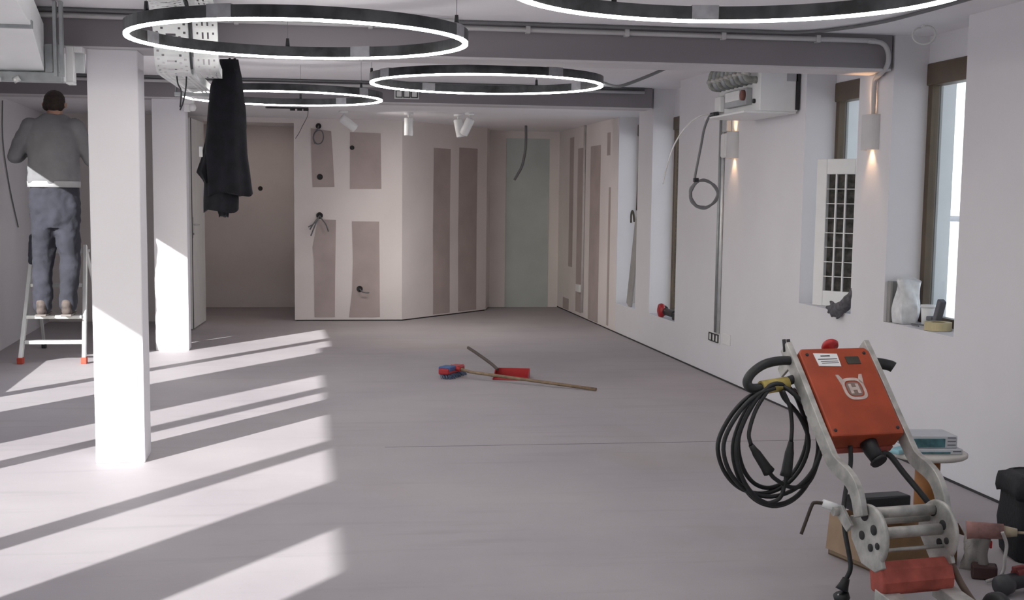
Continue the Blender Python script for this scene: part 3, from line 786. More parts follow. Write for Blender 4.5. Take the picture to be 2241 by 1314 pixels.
# things on the nearest visible sill
zS = .757
pb = MB(); rings = []
for k in range(13):
    f_ = k/12; z = zS+.25*f_; ring = []
    for i in range(28):
        q = 2*math.pi*i/28; cq, sq = math.cos(q), math.sin(q)
        cr = math.copysign(abs(cq)**.55, cq); sr = math.copysign(abs(sq)**.55, sq)
        wx = .062+.010*math.sin(3*q+f_*3); wy = .062-.012*f_+.006*math.sin(5*q+f_*6)
        ring.append((3.405+wx*cr+.008*math.sin(f_*7+q), 7.135+wy*sr+.02*f_*0, z+(.012*math.sin(2*q) if k == 12 else 0)))
    rings.append(ring)
o = pb.loft(rings).build('plastic_bag', mat('white_bag', (.74, .75, .77), .45, var=.08, scale=18, bump=.3, bscale=25))
recentre(tag(o, 'crumpled white bag standing on the cluttered window sill', 'bag'))
o = MB().mm(3.335, 3.35, 7.205, 7.248, zS, zS+.235).mm(3.35, 3.45, 7.225, 7.245, zS, zS+.235).build('grey_board', mat('board_grey', (.30, .295, .29), .85), bevel=.002)
recentre(tag(o, 'grey offcut board leaning in the corner of the cluttered sill', 'board'))
t = thing('plastic_tub', (3.478, 7.015, zS), 'small white tub behind the crumpled bag on the sill', 'tub')
MB().lathe([(0, 0), (.034, 0), (.040, .10), (.037, .10), (.032, .01), (0, .01)], seg=20).build('pot', white_pl, t)
MB().lathe([(0, .10), (.043, .10), (.043, .115), (0, .117)], seg=20).build('lid', white_pl, t)
t = thing('tape_roll', (3.40, 6.735, zS), 'cream roll of masking tape on the cluttered window sill', 'tape')
MB().lathe([(.040, 0), (.073, 0), (.073, .045), (.040, .045), (.040, 0)], seg=32, smooth=False).build('tape', mat('cream_tape', (.58, .50, .30), .7), t)
MB().lathe([(.036, .001), (.040, .001), (.040, .044), (.036, .044), (.036, .001)], seg=24, smooth=False).build('core', mat('card_core', (.30, .22, .14), .8), t)
t = thing('sanding_block', (3.45, 6.86, zS), 'dark grey sanding block with upright handle on the sill', 'tool')
MB().mm(-.035, .035, -.06, .06, 0, .035).build('block', black_m, t, bevel=.006)
MB().mm(-.02, .02, -.02, .02, .0, .15, TR((0, 0, .02), rx=R(24))).build('handle', mat('tool_grey', (.13, .13, .15), .6), t, bevel=.006)
MB().mm(-.025, .025, .01, .075, .035, .06).build('knuckle', mat('tool_grey', (.13, .13, .15), .6), t, bevel=.006)
cable('wire', [(3.37, 6.90, zS+.006), (3.36, 6.96, zS+.008), (3.375, 7.0, zS+.008), (3.40, 6.98, zS+.008), (3.42, 6.93, zS+.008)], .004, grey_cable, 'short curl of grey wire on the cluttered sill')
# black and red power tool on the third sill
t = thing('angle_grinder', (3.40, 12.0, .335), 'black power tool with a round red end lying on the low far sill', 'power tool')
MB().tube(smooth_path([(-.02, -.16, .05), (-.03, 0, .055), (-.05, .10, .06)], 5), .034, 14).build('body', black_m, t)
MB().lathe([(0, 0), (.060, 0), (.068, .02), (.06, .045), (.03, .055), (0, .055)], frame((-.07, .135, .065), (0, 1, 0), (0, 0, 1)) @ Matrix.Rotation(math.pi, 4, 'X') @ Matrix.Translation((0, 0, -.02)), 22).build('guard', red_m, t)
MB().cyl((-.05, .10, .06), (-.05, .135, .066), .044, .05).build('gear_head', black_m, t)
MB().mm(-.05, .02, -.24, -.15, 0, .07).build('battery', black_m, t, bevel=.01)
# board and strap in the farthest niche
o = MB().mm(0, .016, -.10, .10, 0, .95, TR((3.345, 13.50, .325), rx=R(19))).build('leaning_board', mat('grey_plank', (.36, .35, .34), .8, var=.06), bevel=.002)
recentre(tag(o, 'grey plank leaning in the farthest window niche', 'board'))
t = thing('hanging_strap', (3.335, 13.30, 1.18), 'dark looped strap hanging at the farthest window', 'strap')
MB().tube(smooth_path([(.01, .02, .03), (.0, .03, .12), (.0, .08, .14), (.0, .12, .10), (.0, .12, .02)], 5), .011, 8).build('loop', mat('olive_strap', (.09, .08, .06), .8), t)
MB().tube([(.005, -.14, 1.10), (.005, -.145, .60), (.005, -.10, .15)], .012, 8).build('cord', mat('olive_strap', (.09, .08, .06), .8), t)
# pipe and small box on the far filler strip
o = MB().tube([(XW-.016, 15.66, .07), (XW-.016, 15.66, 1.2), (XW-.016, 15.66, ZF)], .016, 10).build('conduit', mat('plaster_pipe', (.55, .53, .53), .6))
recentre(tag(o, 'light vertical pipe on the far patched end of the right wall', 'conduit'))
o = MB().mm(XW-.05, XW-.002, 15.70, 15.90, .31, .40).build('switch_box', white_pl, bevel=.006)
recentre(tag(o, 'small white box beside the vertical pipe at the far right wall', 'box'))

# ================================================================== PARTITION WALL BOXES
def wall_box(x, z, r, label, cables=()):
    t = thing('wall_box', (x, 15.396, z), label, 'wall box', group='round cable boxes in the partition')
    T = Matrix.Rotation(math.pi/2, 4, 'X')
    MB().lathe([(0, .003), (r*.86, .003), (r*.86, .006), (r, .006), (r, -.003)], T, 20).build('cup', dark_m, t)
    for k, (pts, rad, m_) in enumerate(cables):
        MB().tube(smooth_path(pts, 5), rad, 6).build('cable', m_, t)
wall_box(.158, 2.225, .032, 'top left cable box with a looped grey cable, on the partition', [([(0, -.01, 0), (-.01, -.05, -.03), (-.05, -.05, -.09), (-.055, -.05, -.15), (-.02, -.05, -.20), (.03, -.05, -.19), (.055, -.05, -.13), (.04, -.05, -.06), (0, -.05, -.05), (-.04, -.055, -.08), (-.06, -.055, -.14), (-.04, -.055, -.20)], .007, grey_cable)])
wall_box(.171, 1.652, .034, 'empty dark round hole low in the upper left board patch of the partition')
wall_box(.537, 1.988, .026, 'small dark hole at the edge of the upper right board patch')
wall_box(.166, 1.213, .038, 'dark hole with four splayed cable ends in the middle of the partition',
         [([(0, -.01, 0), (-.03, -.05, -.04), (-.08, -.06, -.11), (-.11, -.06, -.16)], .008, grey_cable), ([(0, -.01, 0), (-.02, -.05, -.04), (-.06, -.06, -.13), (-.10, -.06, -.23)], .008, grey_cable),
          ([(0, -.01, 0), (-.025, -.05, -.05), (-.075, -.06, -.10), (-.13, -.06, -.13)], .007, grey_cable), ([(0, -.01, 0), (.02, -.05, -.03), (.07, -.06, -.10), (.10, -.06, -.18)], .008, grey_cable)])
wall_box(.621, .372, .036, 'dark hole with one cable stub low in the lower right board patch', [([(0, -.01, 0), (.03, -.05, -.03), (.07, -.05, -.04), (.11, -.05, -.04)], .008, grey_cable)])
o = MB().cyl((-.56, 17.325, 1.52), (-.56, 17.34, 1.52), .03).build('wall_box', dark_m)
recentre(tag(o, 'tiny dark hole in the dim wall seen right of the jacket', 'wall box'))
cable('cable', [(xl(13.0)+.01, 13.0, 2.28), (xl(13)+.012, 12.95, 2.0), (xl(13)+.012, 13.0, 1.78), (xl(13.3)+.012, 13.25, 1.45), (xl(13.6)+.012, 13.6, 1.1)], .006, grey_cable, 'thin grey cable drooping on the left wall behind the worker')

# ================================================================== BROOM AND DUSTPAN
t = thing('broom', (1.15, 10.5, 0), 'red and blue broom lying on the floor with a long wooden handle', 'broom')
hd = frame((1.165, 10.56, 0), (1.334-1.016, 10.86-10.305, 0), (-.55, .3, 0))
MB().mm(-.17, .17, -.045, .045, .035, .085, hd).build('head_block', red_m, t, bevel=.012, world=True)
MB().mm(-.155, -.02, -.05, .05, .06, .098, hd).build('blue_cap', mat('blue_plastic', (.05, .12, .30), .5), t, bevel=.008, world=True)
br = MB()
for i in range(22):
    for j_ in range(4):
        x = -.155+.31*i/21; y = -.035+.07*j_/3; dx = .02*(x/.155); dy = (-.02-.02*random.random())
        p0 = hd @ Vector((x, y, .04)); p1 = hd @ Vector((x+dx, y+dy, .003)); br.tube([p0, p1], .0035, 4)
o = br.build('bristles', mat('bristle_blue', (.12, .16, .26), .8), t, world=True); o['kind'] = 'stuff'
MB().tube([(1.20, 10.52, .075), (1.30, 10.40, .058), (2.165, 9.685, .014)], .0125, 10).build('handle', mat('handle_wood', (.27, .19, .12), .6, var=.15, scale=20), t, world=True)
MB().cyl((1.16, 10.55, .08), (1.23, 10.48, .07), .022, .018).build('socket', red_m, t, world=True)
t = thing('dustpan', (1.62, 10.35, 0), 'red metal dustpan with raised dark handle beside the broom', 'dustpan')
TD = TR((1.63, 10.42, 0), rz=R(-14))
f = MB(); f.mm(-.135, .135, -.11, .12, .002, .006, TD); f.build('pan', red_m, t, world=True)
f = MB(); f.mm(-.14, .14, .118, .124, 0, .07, TD); f.hexa([TD @ Vector(p) for p in [(-.14, -.10, 0), (-.134, -.10, 0), (-.134, .12, 0), (-.14, .12, 0), (-.14, -.10, .012), (-.134, -.10, .012), (-.134, .12, .07), (-.14, .12, .07)]])
f.hexa([TD @ Vector(p) for p in [(.134, -.10, 0), (.14, -.10, 0), (.14, .12, 0), (.134, .12, 0), (.134, -.10, .012), (.14, -.10, .012), (.14, .12, .07), (.134, .12, .07)]])
f.build('rim', red_m, t, world=True)
MB().tube(smooth_path([(1.535, 10.52, .06), (1.49, 10.62, .10), (1.40, 10.80, .16), (1.34, 10.92, .195)], 5), .013, 10).build('handle', mat('handle_dark', (.10, .08, .07), .6), t, world=True)

# ================================================================== STEP LADDER AND WORKER
lad = mat('ladder_aluminium', (.74, .75, .74), .4, metal=.35, var=.04)
t = thing('step_ladder', (-2.12, 12.1, 0), 'white aluminium step ladder with red feet under the worker', 'ladder')
def bar(name, p0, p1, w_, d_, m, par, bev=.004):
    p0, p1 = Vector(p0), Vector(p1); z = (p1-p0); ln = z.length; z.normalize()
    x = Vector((1, 0, 0)); x = (x-z*x.dot(z)).normalized(); y = z.cross(x)
    T = Matrix.Identity(4)
    for i, v in enumerate((x, y, z)):
        for k in range(3): T[k][i] = v[k]
    T.translation = p0
    return MB().mm(-w_/2, w_/2, -d_/2, d_/2, 0, ln, T).build(name, m, par, bevel=bev, world=True)
fl_, fr_ = (-2.378, 11.6), (-1.860, 11.6)
tl_, tr_ = (-2.338, 12.06), (-1.900, 12.06)
ZT = .98
for (b0, t0) in ((fl_, tl_), (fr_, tr_)):
    bar('front_rail', (*b0, .03), (*t0, ZT), .032, .06, lad, t)
    MB().mm(-.024, .024, -.04, .04, 0, .055, TR((*b0, 0))).build('foot', mat('red_foot', (.50, .06, .03), .6), t, bevel=.006, world=True)
rl_, rr2 = (-2.405, 12.78), (-1.83, 12.78)
for (b0, t0) in ((rl_, tl_), (rr2, tr_)):
    bar('rear_rail', (*b0, .03), (t0[0], t0[1]+.05, ZT-.05), .024, .04, lad, t)
    MB().mm(-.02, .02, -.03, .03, 0, .05, TR((*b0, 0))).build('foot', black_m, t, bevel=.005, world=True)
def at_z(z):
    f_ = z/ZT; return (fl_[0]+(tl_[0]-fl_[0])*f_, fr_[0]+(tr_[0]-fr_[0])*f_, 11.6+.46*f_)
for z in (.19, .40, .66):
    a, b, yy_ = at_z(z); d_ = .06 if z != .40 else .12
    MB().mm(a+.016, b-.016, yy_-d_*.6, yy_+d_*.6, z-.03, z).build('step', lad, t, bevel=.003, world=True)
a, b, yy_ = at_z(.94)
MB().mm(a, b, yy_-.02, yy_+.26, .915, .945).build('top_platform', lad, t, bevel=.006, world=True)
bar('rear_brace', (-2.40, 12.66, .13), (-1.835, 12.66, .13), .025, .025, lad, t)

PX, PY = -2.09, 11.70
P = thing('person', (PX, PY, .40), 'worker in grey sweatshirt and dark trousers, seen from behind on the step ladder', 'person')
dz = .40
lf, rf = (-2.205, 11.69), (-2.00, 11.69)
shoe_m = mat('dusty_shoe', (.085, .066, .06), .8, var=.2, scale=20)
for (x, y) in (lf, rf):
    organic('shoe', [((x, y-.045, dz+.045), (x, y+.12, dz+.04), .044, .040), ((x, y-.05, dz+.085), (x, y-.03, dz+.12), .042, .045), ((x, y+.12, dz+.04), (x, y+.19, dz+.032), .042, .030)], .008, shoe_m, P)
    MB().mm(x-.045, x+.045, y-.095, y+.215, dz, dz+.018).build('sole', mat('shoe_sole', (.17, .15, .14), .8), P, bevel=.006, world=True)
trouser = mat('dark_work_trousers', (.026, .027, .038), .92, var=.10, scale=5, bump=.3, bscale=45)
def hips(mb):
    rings = []
    for (z, rx, ry, ox) in ((1.14, .17, .11, 0), (1.22, .205, .13, 0), (1.32, .212, .135, 0), (1.42, .205, .13, 0), (1.535, .198, .125, 0)):
        rings.append([(PX+rx*math.cos(2*math.pi*k/24), PY+.02+ry*math.sin(2*math.pi*k/24), z) for k in range(24)])
    mb.loft(rings)
organic('trousers', [((-2.205, 11.70, .485), (-2.20, 11.685, .60), .082, .074), ((-2.20, 11.685, .60), (-2.195, 11.745, .90), .075, .088), ((-2.195, 11.745, .90), (-2.175, 11.72, 1.26), .090, .112),
                     ((-1.995, 11.70, .50), (-1.99, 11.685, .62), .080, .073), ((-1.99, 11.685, .62), (-1.975, 11.745, .92), .074, .088), ((-1.975, 11.745, .92), (-2.0, 11.72, 1.26), .090, .112)],
        .012, trouser, P, hips, wrinkle=.017, wscale=8.5)
pk = mat('pocket_dark', (.025, .025, .035), .95, var=.1)
organic('cargo_pocket', [((-2.288, 11.735, .86), (-2.275, 11.74, 1.06), .032, .036)], .009, trouser, P, wrinkle=.004, wscale=20)
MB().lathe([(.199, 1.515), (.203, 1.515), (.203, 1.55), (.199, 1.55), (.199, 1.515)], TR((PX, PY+.02, 0)) @ Matrix.Diagonal((1, .63, 1, 1)), 30).build('belt', pk, P, world=True)
sweat = mat('grey_sweatshirt', (.16, .16, .168), .95, var=.07, scale=5, bump=.15, bscale=90)
def torso(mb):
    rings = []
    for (z, rx, ry, oy) in ((1.505, .212, .142, .02), (1.53, .218, .148, .02), (1.60, .212, .145, .02), (1.72, .205, .140, .02), (1.85, .215, .138, .03), (1.95, .222, .13, .045), (2.02, .200, .112, .06), (2.065, .135, .09, .075), (2.10, .075, .075, .09)):
        rings.append([(PX+rx*math.cos(2*math.pi*k/28), PY+oy+ry*math.sin(2*math.pi*k/28), z) for k in range(28)])
    mb.loft(rings)
organic('sweatshirt', [((-2.275, PY+.05, 1.985), (-2.405, PY+.05, 1.745), .085, .063), ((-2.405, PY+.05, 1.745), (-2.33, PY+.30, 1.80), .062, .047),
                       ((-1.905, PY+.05, 1.985), (-1.785, PY+.06, 1.72), .085, .063), ((-1.785, PY+.06, 1.72), (-1.86, PY+.30, 1.80), .062, .047)], .012, sweat, P, torso, wrinkle=.014, wscale=8.0, ani=.25)
MB().lathe([(.210, 1.485), (.217, 1.487), (.220, 1.535), (.212, 1.54), (.210, 1.485)], TR((PX, PY+.02, 0)) @ Matrix.Diagonal((1, .68, 1, 1)), 36).build('hem_band', mat('hem_grey', (.33, .33, .34), .95), P, world=True)  # hem coloured lighter than the sweatshirt, standing in for sun on it
caps = [((PX, PY+.085, 2.06), (PX, PY+.12, 2.15), .060, .058), ((PX, PY+.135, 2.185), (PX, PY+.15, 2.20), .085, .085), ((PX, PY+.185, 2.135), (PX, PY+.195, 2.12), .062, .052),
        ((PX, PY+.235, 2.15), (PX, PY+.25, 2.135), .014, .012), ((PX-.086, PY+.14, 2.165), (PX-.09, PY+.14, 2.185), .014, .016), ((PX+.086, PY+.14, 2.165), (PX+.09, PY+.14, 2.185), .014, .016)]
for sgn, wx in ((-1, -2.33), (1, -1.86)):
    wv = Vector((wx, PY+.30, 1.80)); pv = wv+Vector((-sgn*.02, .10, .015))
    caps += [(wv-Vector((0, .06, .012)), wv, .036, .028), (wv, pv, .028, .036)]
    for k in range(4):
        off = Vector(((k-1.5)*.019, .03, .004*(1-abs(k-1.5)))); k1 = pv+off; k2 = k1+Vector((0, .035, -.008)); k3 = k2+Vector((0, .018+.004*(k in (1, 2)), -.022))
        caps += [(pv+off*.3, k1, .012, .0095), (k1, k2, .0095, .0088), (k2, k3, .0088, .0075)]
    th = pv+Vector((-sgn*.030, -.03, -.004)); caps += [(th, th+Vector((-sgn*.025, .035, -.010)), .012, .010), (th+Vector((-sgn*.025, .035, -.010)), th+Vector((-sgn*.022, .062, -.022)), .010, .008)]
caps += [((PX, PY+.06, 2.02), (PX, PY+.03, 1.5), .07, .09), ((PX, PY+.03, 1.5), (-2.175, PY+.02, 1.3), .07, .07), ((PX, PY+.03, 1.5), (-2.0, PY+.02, 1.3), .07, .07)]
for (x0_, x1_, x2_) in ((-2.175, -2.195, -2.205), (-2.0, -1.975, -1.998)):
    caps += [((x0_, 11.72, 1.28), (x1_, 11.745, .91), .07, .05), ((x1_, 11.745, .91), (x2_, 11.69, .50), .05, .035), ((x2_, 11.69, .50), (x2_, 11.70, .46), .035, .03)]
for (sx, ex, wx) in ((-2.275, -2.405, -2.33), (-1.905, -1.785, -1.86)):
    caps += [((PX, PY+.05, 1.98), (sx, PY+.05, 1.98), .05, .05), ((sx, PY+.05, 1.98), (ex, PY+.05, 1.745), .05, .04), ((ex, PY+.05, 1.745), (wx, PY+.30, 1.80), .04, .03)]
organic('body', caps, .008, skin, P, smooth=2)
hair_m = mat('dark_brown_hair', (.022, .012, .007), .75, var=.3, scale=40, bump=.5, bscale=120)
organic('hair', [((PX, PY+.12, 2.205), (PX, PY+.15, 2.215), .089, .090), ((PX, PY+.075, 2.17), (PX, PY+.08, 2.15), .052, .040), ((PX-.05, PY+.09, 2.165), (PX+.05, PY+.09, 2.165), .042, .042)], .008, hair_m, P, wrinkle=.003, wscale=40)

# ================================================================== FLOOR GRINDER (local: x across, y away from us, z up)
G = thing('floor_grinder', (2.017, 4.481, 0), 'orange floor grinder with aluminium frame standing at the lower right', 'floor grinder', rz=R(9.0))
ed = Vector((0, .70, .714)); en = Vector((0, -.714, .70))
TB = frame((0, 0, .609), (1, 0, 0), ed)          # x across, y up the slope, z = outward normal
Lb = .40
bx = MB(); 
fr_pts = [(-.150, 0), (.150, 0), (.152, .012), (.158, Lb-.02), (.145, Lb), (-.130, Lb), (-.146, Lb-.02)]
bx.prism(fr_pts, -.085, 0, TB); box_o = bx.build('control_box', orange_m, G, bevel=.007)
MB().prism([(-.145, -.004), (.145, -.004), (.14, .03), (-.14, .03)], -.115, -.085, TB).build('box_base', dusty_red, G, bevel=.004)
for (x, y) in ((-.13, .025), (.13, .025), (-.115, Lb-.03), (.13, Lb-.03)):
    MB().lathe([(0, .004), (.006, .004), (.007, 0)], TB @ Matrix.Translation((x, y, 0)), 10).build('screw', dark_m, box_o)
lab = MB().prism([(-.085, Lb-.085), (.008, Lb-.090), (.012, Lb-.030), (-.088, Lb-.025)], 0, .002, TB).build('rating_label', white_pl, box_o, label='white printed label with black lines')
for (x0, x1, y0, y1) in ((-.062, -.022, Lb-.042, Lb-.037), (-.078, .004, Lb-.056, Lb-.053), (-.070, .004, Lb-.066, Lb-.064), (-.068, .004, Lb-.074, Lb-.072)):
    MB().mm(x0, x1, y0, y1, .002, .0026, TB).build('print_line', dark_m, lab)
MB().mm(.040, .098, Lb-.080, Lb-.045, 0, .003, TB).build('display', mat('display_dark', (.055, .05, .04), .3), box_o, bevel=.001)
# round red stop button on top
bt = MB().lathe([(0, 0), (.016, 0), (.016, .02), (.030, .022), (.034, .035), (.026, .047), (0, .050)], TB @ Matrix.Translation((.022, Lb, -.03)) @ Matrix.Rotation(-math.pi/2, 4, 'X'), 22).build('stop_button', red_m, G)
# emblem: crowned shield outline with a letter H
emb = mat('emblem_white', (.62, .50, .46), .7, var=.1, scale=30)
EC = Vector((.022, .205))
def sh(a, rx, ry):
    return (EC.x+rx*math.copysign(abs(math.cos(a))**.62, math.cos(a)), EC.y+ry*math.copysign(abs(math.sin(a))**.62, math.sin(a)))
mb = MB(); n = 40; vs_ = []
for k in range(n):
    a = 2*math.pi*k/n
    for (rx, ry, z) in ((.047, .050, .0), (.047, .050, .0025), (.036, .038, .0025), (.036, .038, 0)):
        x, y = sh(a, rx, ry); vs_.append(TB @ Vector((x, y, z)))
mb.add(vs_, [(4*k+i, 4*k+(i+1) % 4, 4*((k+1) % n)+(i+1) % 4, 4*((k+1) % n)+i) for k in range(n) for i in range(4)])
for sx in (-1, 1):
    mb.prism([(EC.x+sx*.030, EC.y+.030), (EC.x+sx*.047, EC.y+.020), (EC.x+sx*.056, EC.y+.066), (EC.x+sx*.044, EC.y+.066), (EC.x+sx*.036, EC.y+.050)][::sx], 0, .0025, TB)
e_o = mb.build('emblem', emb, box_o, label='pale crowned shield emblem around a letter H')
mb = MB(); mb.prism([sh(2*math.pi*k/n, .030, .032) for k in range(n)], 0, .0012, TB); mb.build('emblem_field', mat('emblem_grey', (.24, .17, .15), .7), e_o)
mb = MB()
for (x0, x1, y0, y1) in ((-.021, -.009, -.022, .022), (.009, .021, -.022, .022), (-.009, .009, -.006, .006)):
    mb.mm(EC.x+x0, EC.x+x1, EC.y+y0, EC.y+y1, .0012, .003, TB)
mb.build('letter_h', emb, e_o)
# side arms: flat bars, straight, then an S-bend down to the side plates
def ribbon(mb, pts, x0, x1, w_):
    P_ = [Vector((0, p[0], p[1])) for p in pts]; n = len(P_); vs_ = []
    for i, p in enumerate(P_):
        tg = (P_[min(i+1, n-1)]-P_[max(i-1, 0)]).normalized(); nr = Vector((0, -tg.z, tg.y))
        a, b = p+nr*w_/2, p-nr*w_/2
        vs_ += [(x0, a.y, a.z), (x1, a.y, a.z), (x1, b.y, b.z), (x0, b.y, b.z)]
    fs = [(4*i+k, 4*i+(k+1) % 4, 4*i+4+(k+1) % 4, 4*i+4+k) for i in range(n-1) for k in range(4)]
    return mb.add(vs_, fs+[(3, 2, 1, 0), (4*(n-1), 4*(n-1)+1, 4*(n-1)+2, 4*(n-1)+3)])
arm_pts = [(p.y, p.z) for p in smooth_path([(0, .325, .898), (0, .20, .772), (0, .085, .648), (0, .0, .562), (0, -.033, .530), (0, -.075, .511), (0, -.125, .496), (0, -.17, .472), (0, -.205, .43), (0, -.228, .37)], 5)]
for sx in (-1, 1):
    xc = sx*.168
    ribbon(MB(), arm_pts, xc-.012, xc+.012, .058).build('side_arm', dirty_alu, G, bevel=.003)
    # mounting lug at the handle
    MB().prism([(-.03, 0), (.03, 0), (.02, .075), (-.02, .075)], -.006, .006, frame((xc-sx*.0, .305, .845), (0, .7, .714), (0, .714, -.7))).build('handle_lug', dirty_alu, G, bevel=.002)
for bx_ in (-.178, -.160):
    MB().cyl((bx_, .312, .88), (bx_, .324, .926), .007).build('bolt', dark_m, G)
# handlebar
MB().tube(smooth_path([(-.16, .275, .85), (-.22, .272, .852), (-.29, .262, .842), (-.345, .25, .815), (-.372, .24, .785), (-.365, .235, .762), (-.335, .232, .757), (-.26, .235, .765), (-.17, .25, .785)], 6), .0175, 12).build('handlebar', rubber, G)
MB().tube([(-.318, .233, .758), (-.205, .241, .770)], .026, 12).build('tape_sleeve', mat('yellow_tape', (.42, .33, .09), .6, var=.15, scale=25), G, label='yellow tape wound round the handlebar')
MB().tube(smooth_path([(.16, .275, .835), (.21, .27, .830), (.25, .262, .822), (.262, .255, .815)], 5), .0215, 12).build('grip', rubber, G)
MB().tube([(-.15, .27, .835), (.15, .27, .835)], .014, 10).build('cross_bar', dirty_alu, G)
# side plates and cross tubes
for sx in (-1, 1):
    xc = sx*.150 if sx < 0 else .138
    poly = [(-.25+.105*math.cos(a), .305+.105*math.sin(a)) for a in [R(d) for d in range(-20, 231, 14)]] + [(-.345, .215), (-.30, .19), (-.215, .20)]
    T = frame((xc-sx*.006, 0, 0), (0, 1, 0), (0, 0, 1))
    pl = MB().prism(poly, -.008, .008, T).build('side_plate', dirty_alu, G, bevel=.003)
    for (y, z, r_) in ((-.225, .375, .022), (-.215, .30, .016), (-.285, .335, .018), (-.27, .27, .014), (-.31, .285, .012)):
        mb = MB().lathe([(0, -.011), (r_, -.011), (r_, .011), (0, .011)], T @ Matrix.Translation((y, z, 0)), 14); mb.build('slot', dark_m, pl)
    # rim of the plate
    MB().tube([T @ Vector((-.25+.103*math.cos(R(d)), .305+.103*math.sin(R(d)), 0)) for d in range(-20, 231, 10)], .008, 8).build('plate_rim', dirty_alu, pl)
for (y, z, r_) in ((-.225, .378, .020), (-.272, .318, .020), (-.20, .34, .012), (-.29, .262, .007)):
    MB().cyl((-.15, y, z), (.15, y, z), r_).build('cross_tube', dirty_alu, G)
MB().mm(-.10, .12, -.10, -.02, .345, .40).build('motor_cover', black_m, G, bevel=.006)
MB().mm(.04, .09, -.115, -.10, .335, .365).build('bracket', dirty_alu, G, bevel=.004)
MB().mm(-.13, .13, -.13, -.10, .325, .343).build('bracket', dirty_alu, G, bevel=.003)
# linkage beside the left plate
MB().prism([(-.16, .30), (-.09, .345), (-.075, .37), (-.12, .385), (-.19, .33)], -.006, .006, frame((-.175, 0, 0), (0, 1, 0), (0, 0, 1))).build('link_arm', dirty_alu, G, bevel=.002)
MB().cyl((-.20, -.10, .36), (-.16, -.10, .36), .016).build('knob', dirty_alu, G)
MB().tube([(-.165, -.095, .365), (-.225, -.07, .385)], .015, 10).build('lever_sleeve', white_pl, G)
MB().tube(smooth_path([(-.22, -.07, .384), (-.25, -.06, .386), (-.262, -.06, .375), (-.285, -.06, .315), (-.30, -.06, .275)], 4), .0065, 8).build('bent_lever', mat('lever_brown', (.045, .03, .022), .5), G)
# red cover and chassis
cov = MB(); prof = [(-.30, .230), (-.335, .205), (-.352, .165), (-.35, .128), (-.33, .115), (-.27, .12), (-.255, .20)]
cov.prism(prof, -.148, .138, frame((0, 0, 0), (0, 1, 0), (0, 0, 1))); cov.build('front_cover', dusty_red, G, bevel=.010, seg=3)
for xc in (-.115, .115):
    bar_ = MB(); bar_.hexa([(xc-.035, -.70, .03), (xc+.035, -.70, .03), (xc+.035, -.30, .09), (xc-.035, -.30, .09), (xc-.035, -.70, .075), (xc+.035, -.70, .075), (xc+.035, -.30, .135), (xc-.035, -.30, .135)])
    bar_.build('chassis_rail', dirty_alu, G, bevel=.004)
MB().lathe([(0, .0), (.15, 0), (.16, .01), (.16, .075), (.14, .09), (0, .095)], TR((0, -.64, 0)), 32).build('grinding_head', dirty_alu, G)
for xc in (-.20, .20):
    MB().lathe([(0, -.02), (.06, -.02), (.075, -.012), (.075, .012), (.06, .02), (0, .02)], TR((xc, -.50, .075), ry=math.pi/2), 24).build('wheel', rubber, G)
MB().cyl((-.2, -.50, .075), (.2, -.50, .075), .012).build('axle', dirty_alu, G)
MB().tube(smooth_path([(.155, -.30, .20), (.175, -.34, .13), (.21, -.40, .05), (.235, -.44, .012)], 5), .012, 8).build('hose', mat('hose_brown', (.16, .11, .085), .6), G)
# leads
MB().tube(smooth_path([(-.055, .035, .565), (-.06, .02, .50), (-.10, -.02, .42), (-.145, -.08, .36), (-.155, -.11, .29), (-.150, -.14, .20), (-.152, -.15, .16), (-.168, -.15, .125)], 6), .0085, 8).build('power_lead', rubber, G)
pg = MB().tube([(-.166, -.15, .13), (-.176, -.15, .105), (-.183, -.15, .088)], .013, 12, r_end=.024).build('plug', rubber, G)
MB().lathe([(0, 0), (.028, 0), (.028, .022), (0, .022)], frame((-.186, -.15, .075), (.9, 0, .3), (0, 1, 0)) @ Matrix.Rotation(math.pi, 4, 'X'), 12).build('plug_ring', rubber, pg)
for dx in (-.008, .008): MB().cyl((-.186+dx, -.15, .075), (-.193+dx, -.15, .048), .0035, seg=6).build('pin', alu, pg)
cn = MB().tube([(.02, .055, .590), (.028, .02, .545), (.036, -.01, .515)], .034, 14, r_end=.026).build('connector', black_m, G)
MB().cyl((.036, -.01, .515), (.038, -.018, .508), .034, .030).build('collar', rubber, cn)
MB().tube(smooth_path([(.045, .0, .535), (.085, -.005, .53), (.12, -.05, .47), (.155, -.12, .40), (.178, -.17, .345)], 6), .011, 8).build('motor_lead', rubber, G)

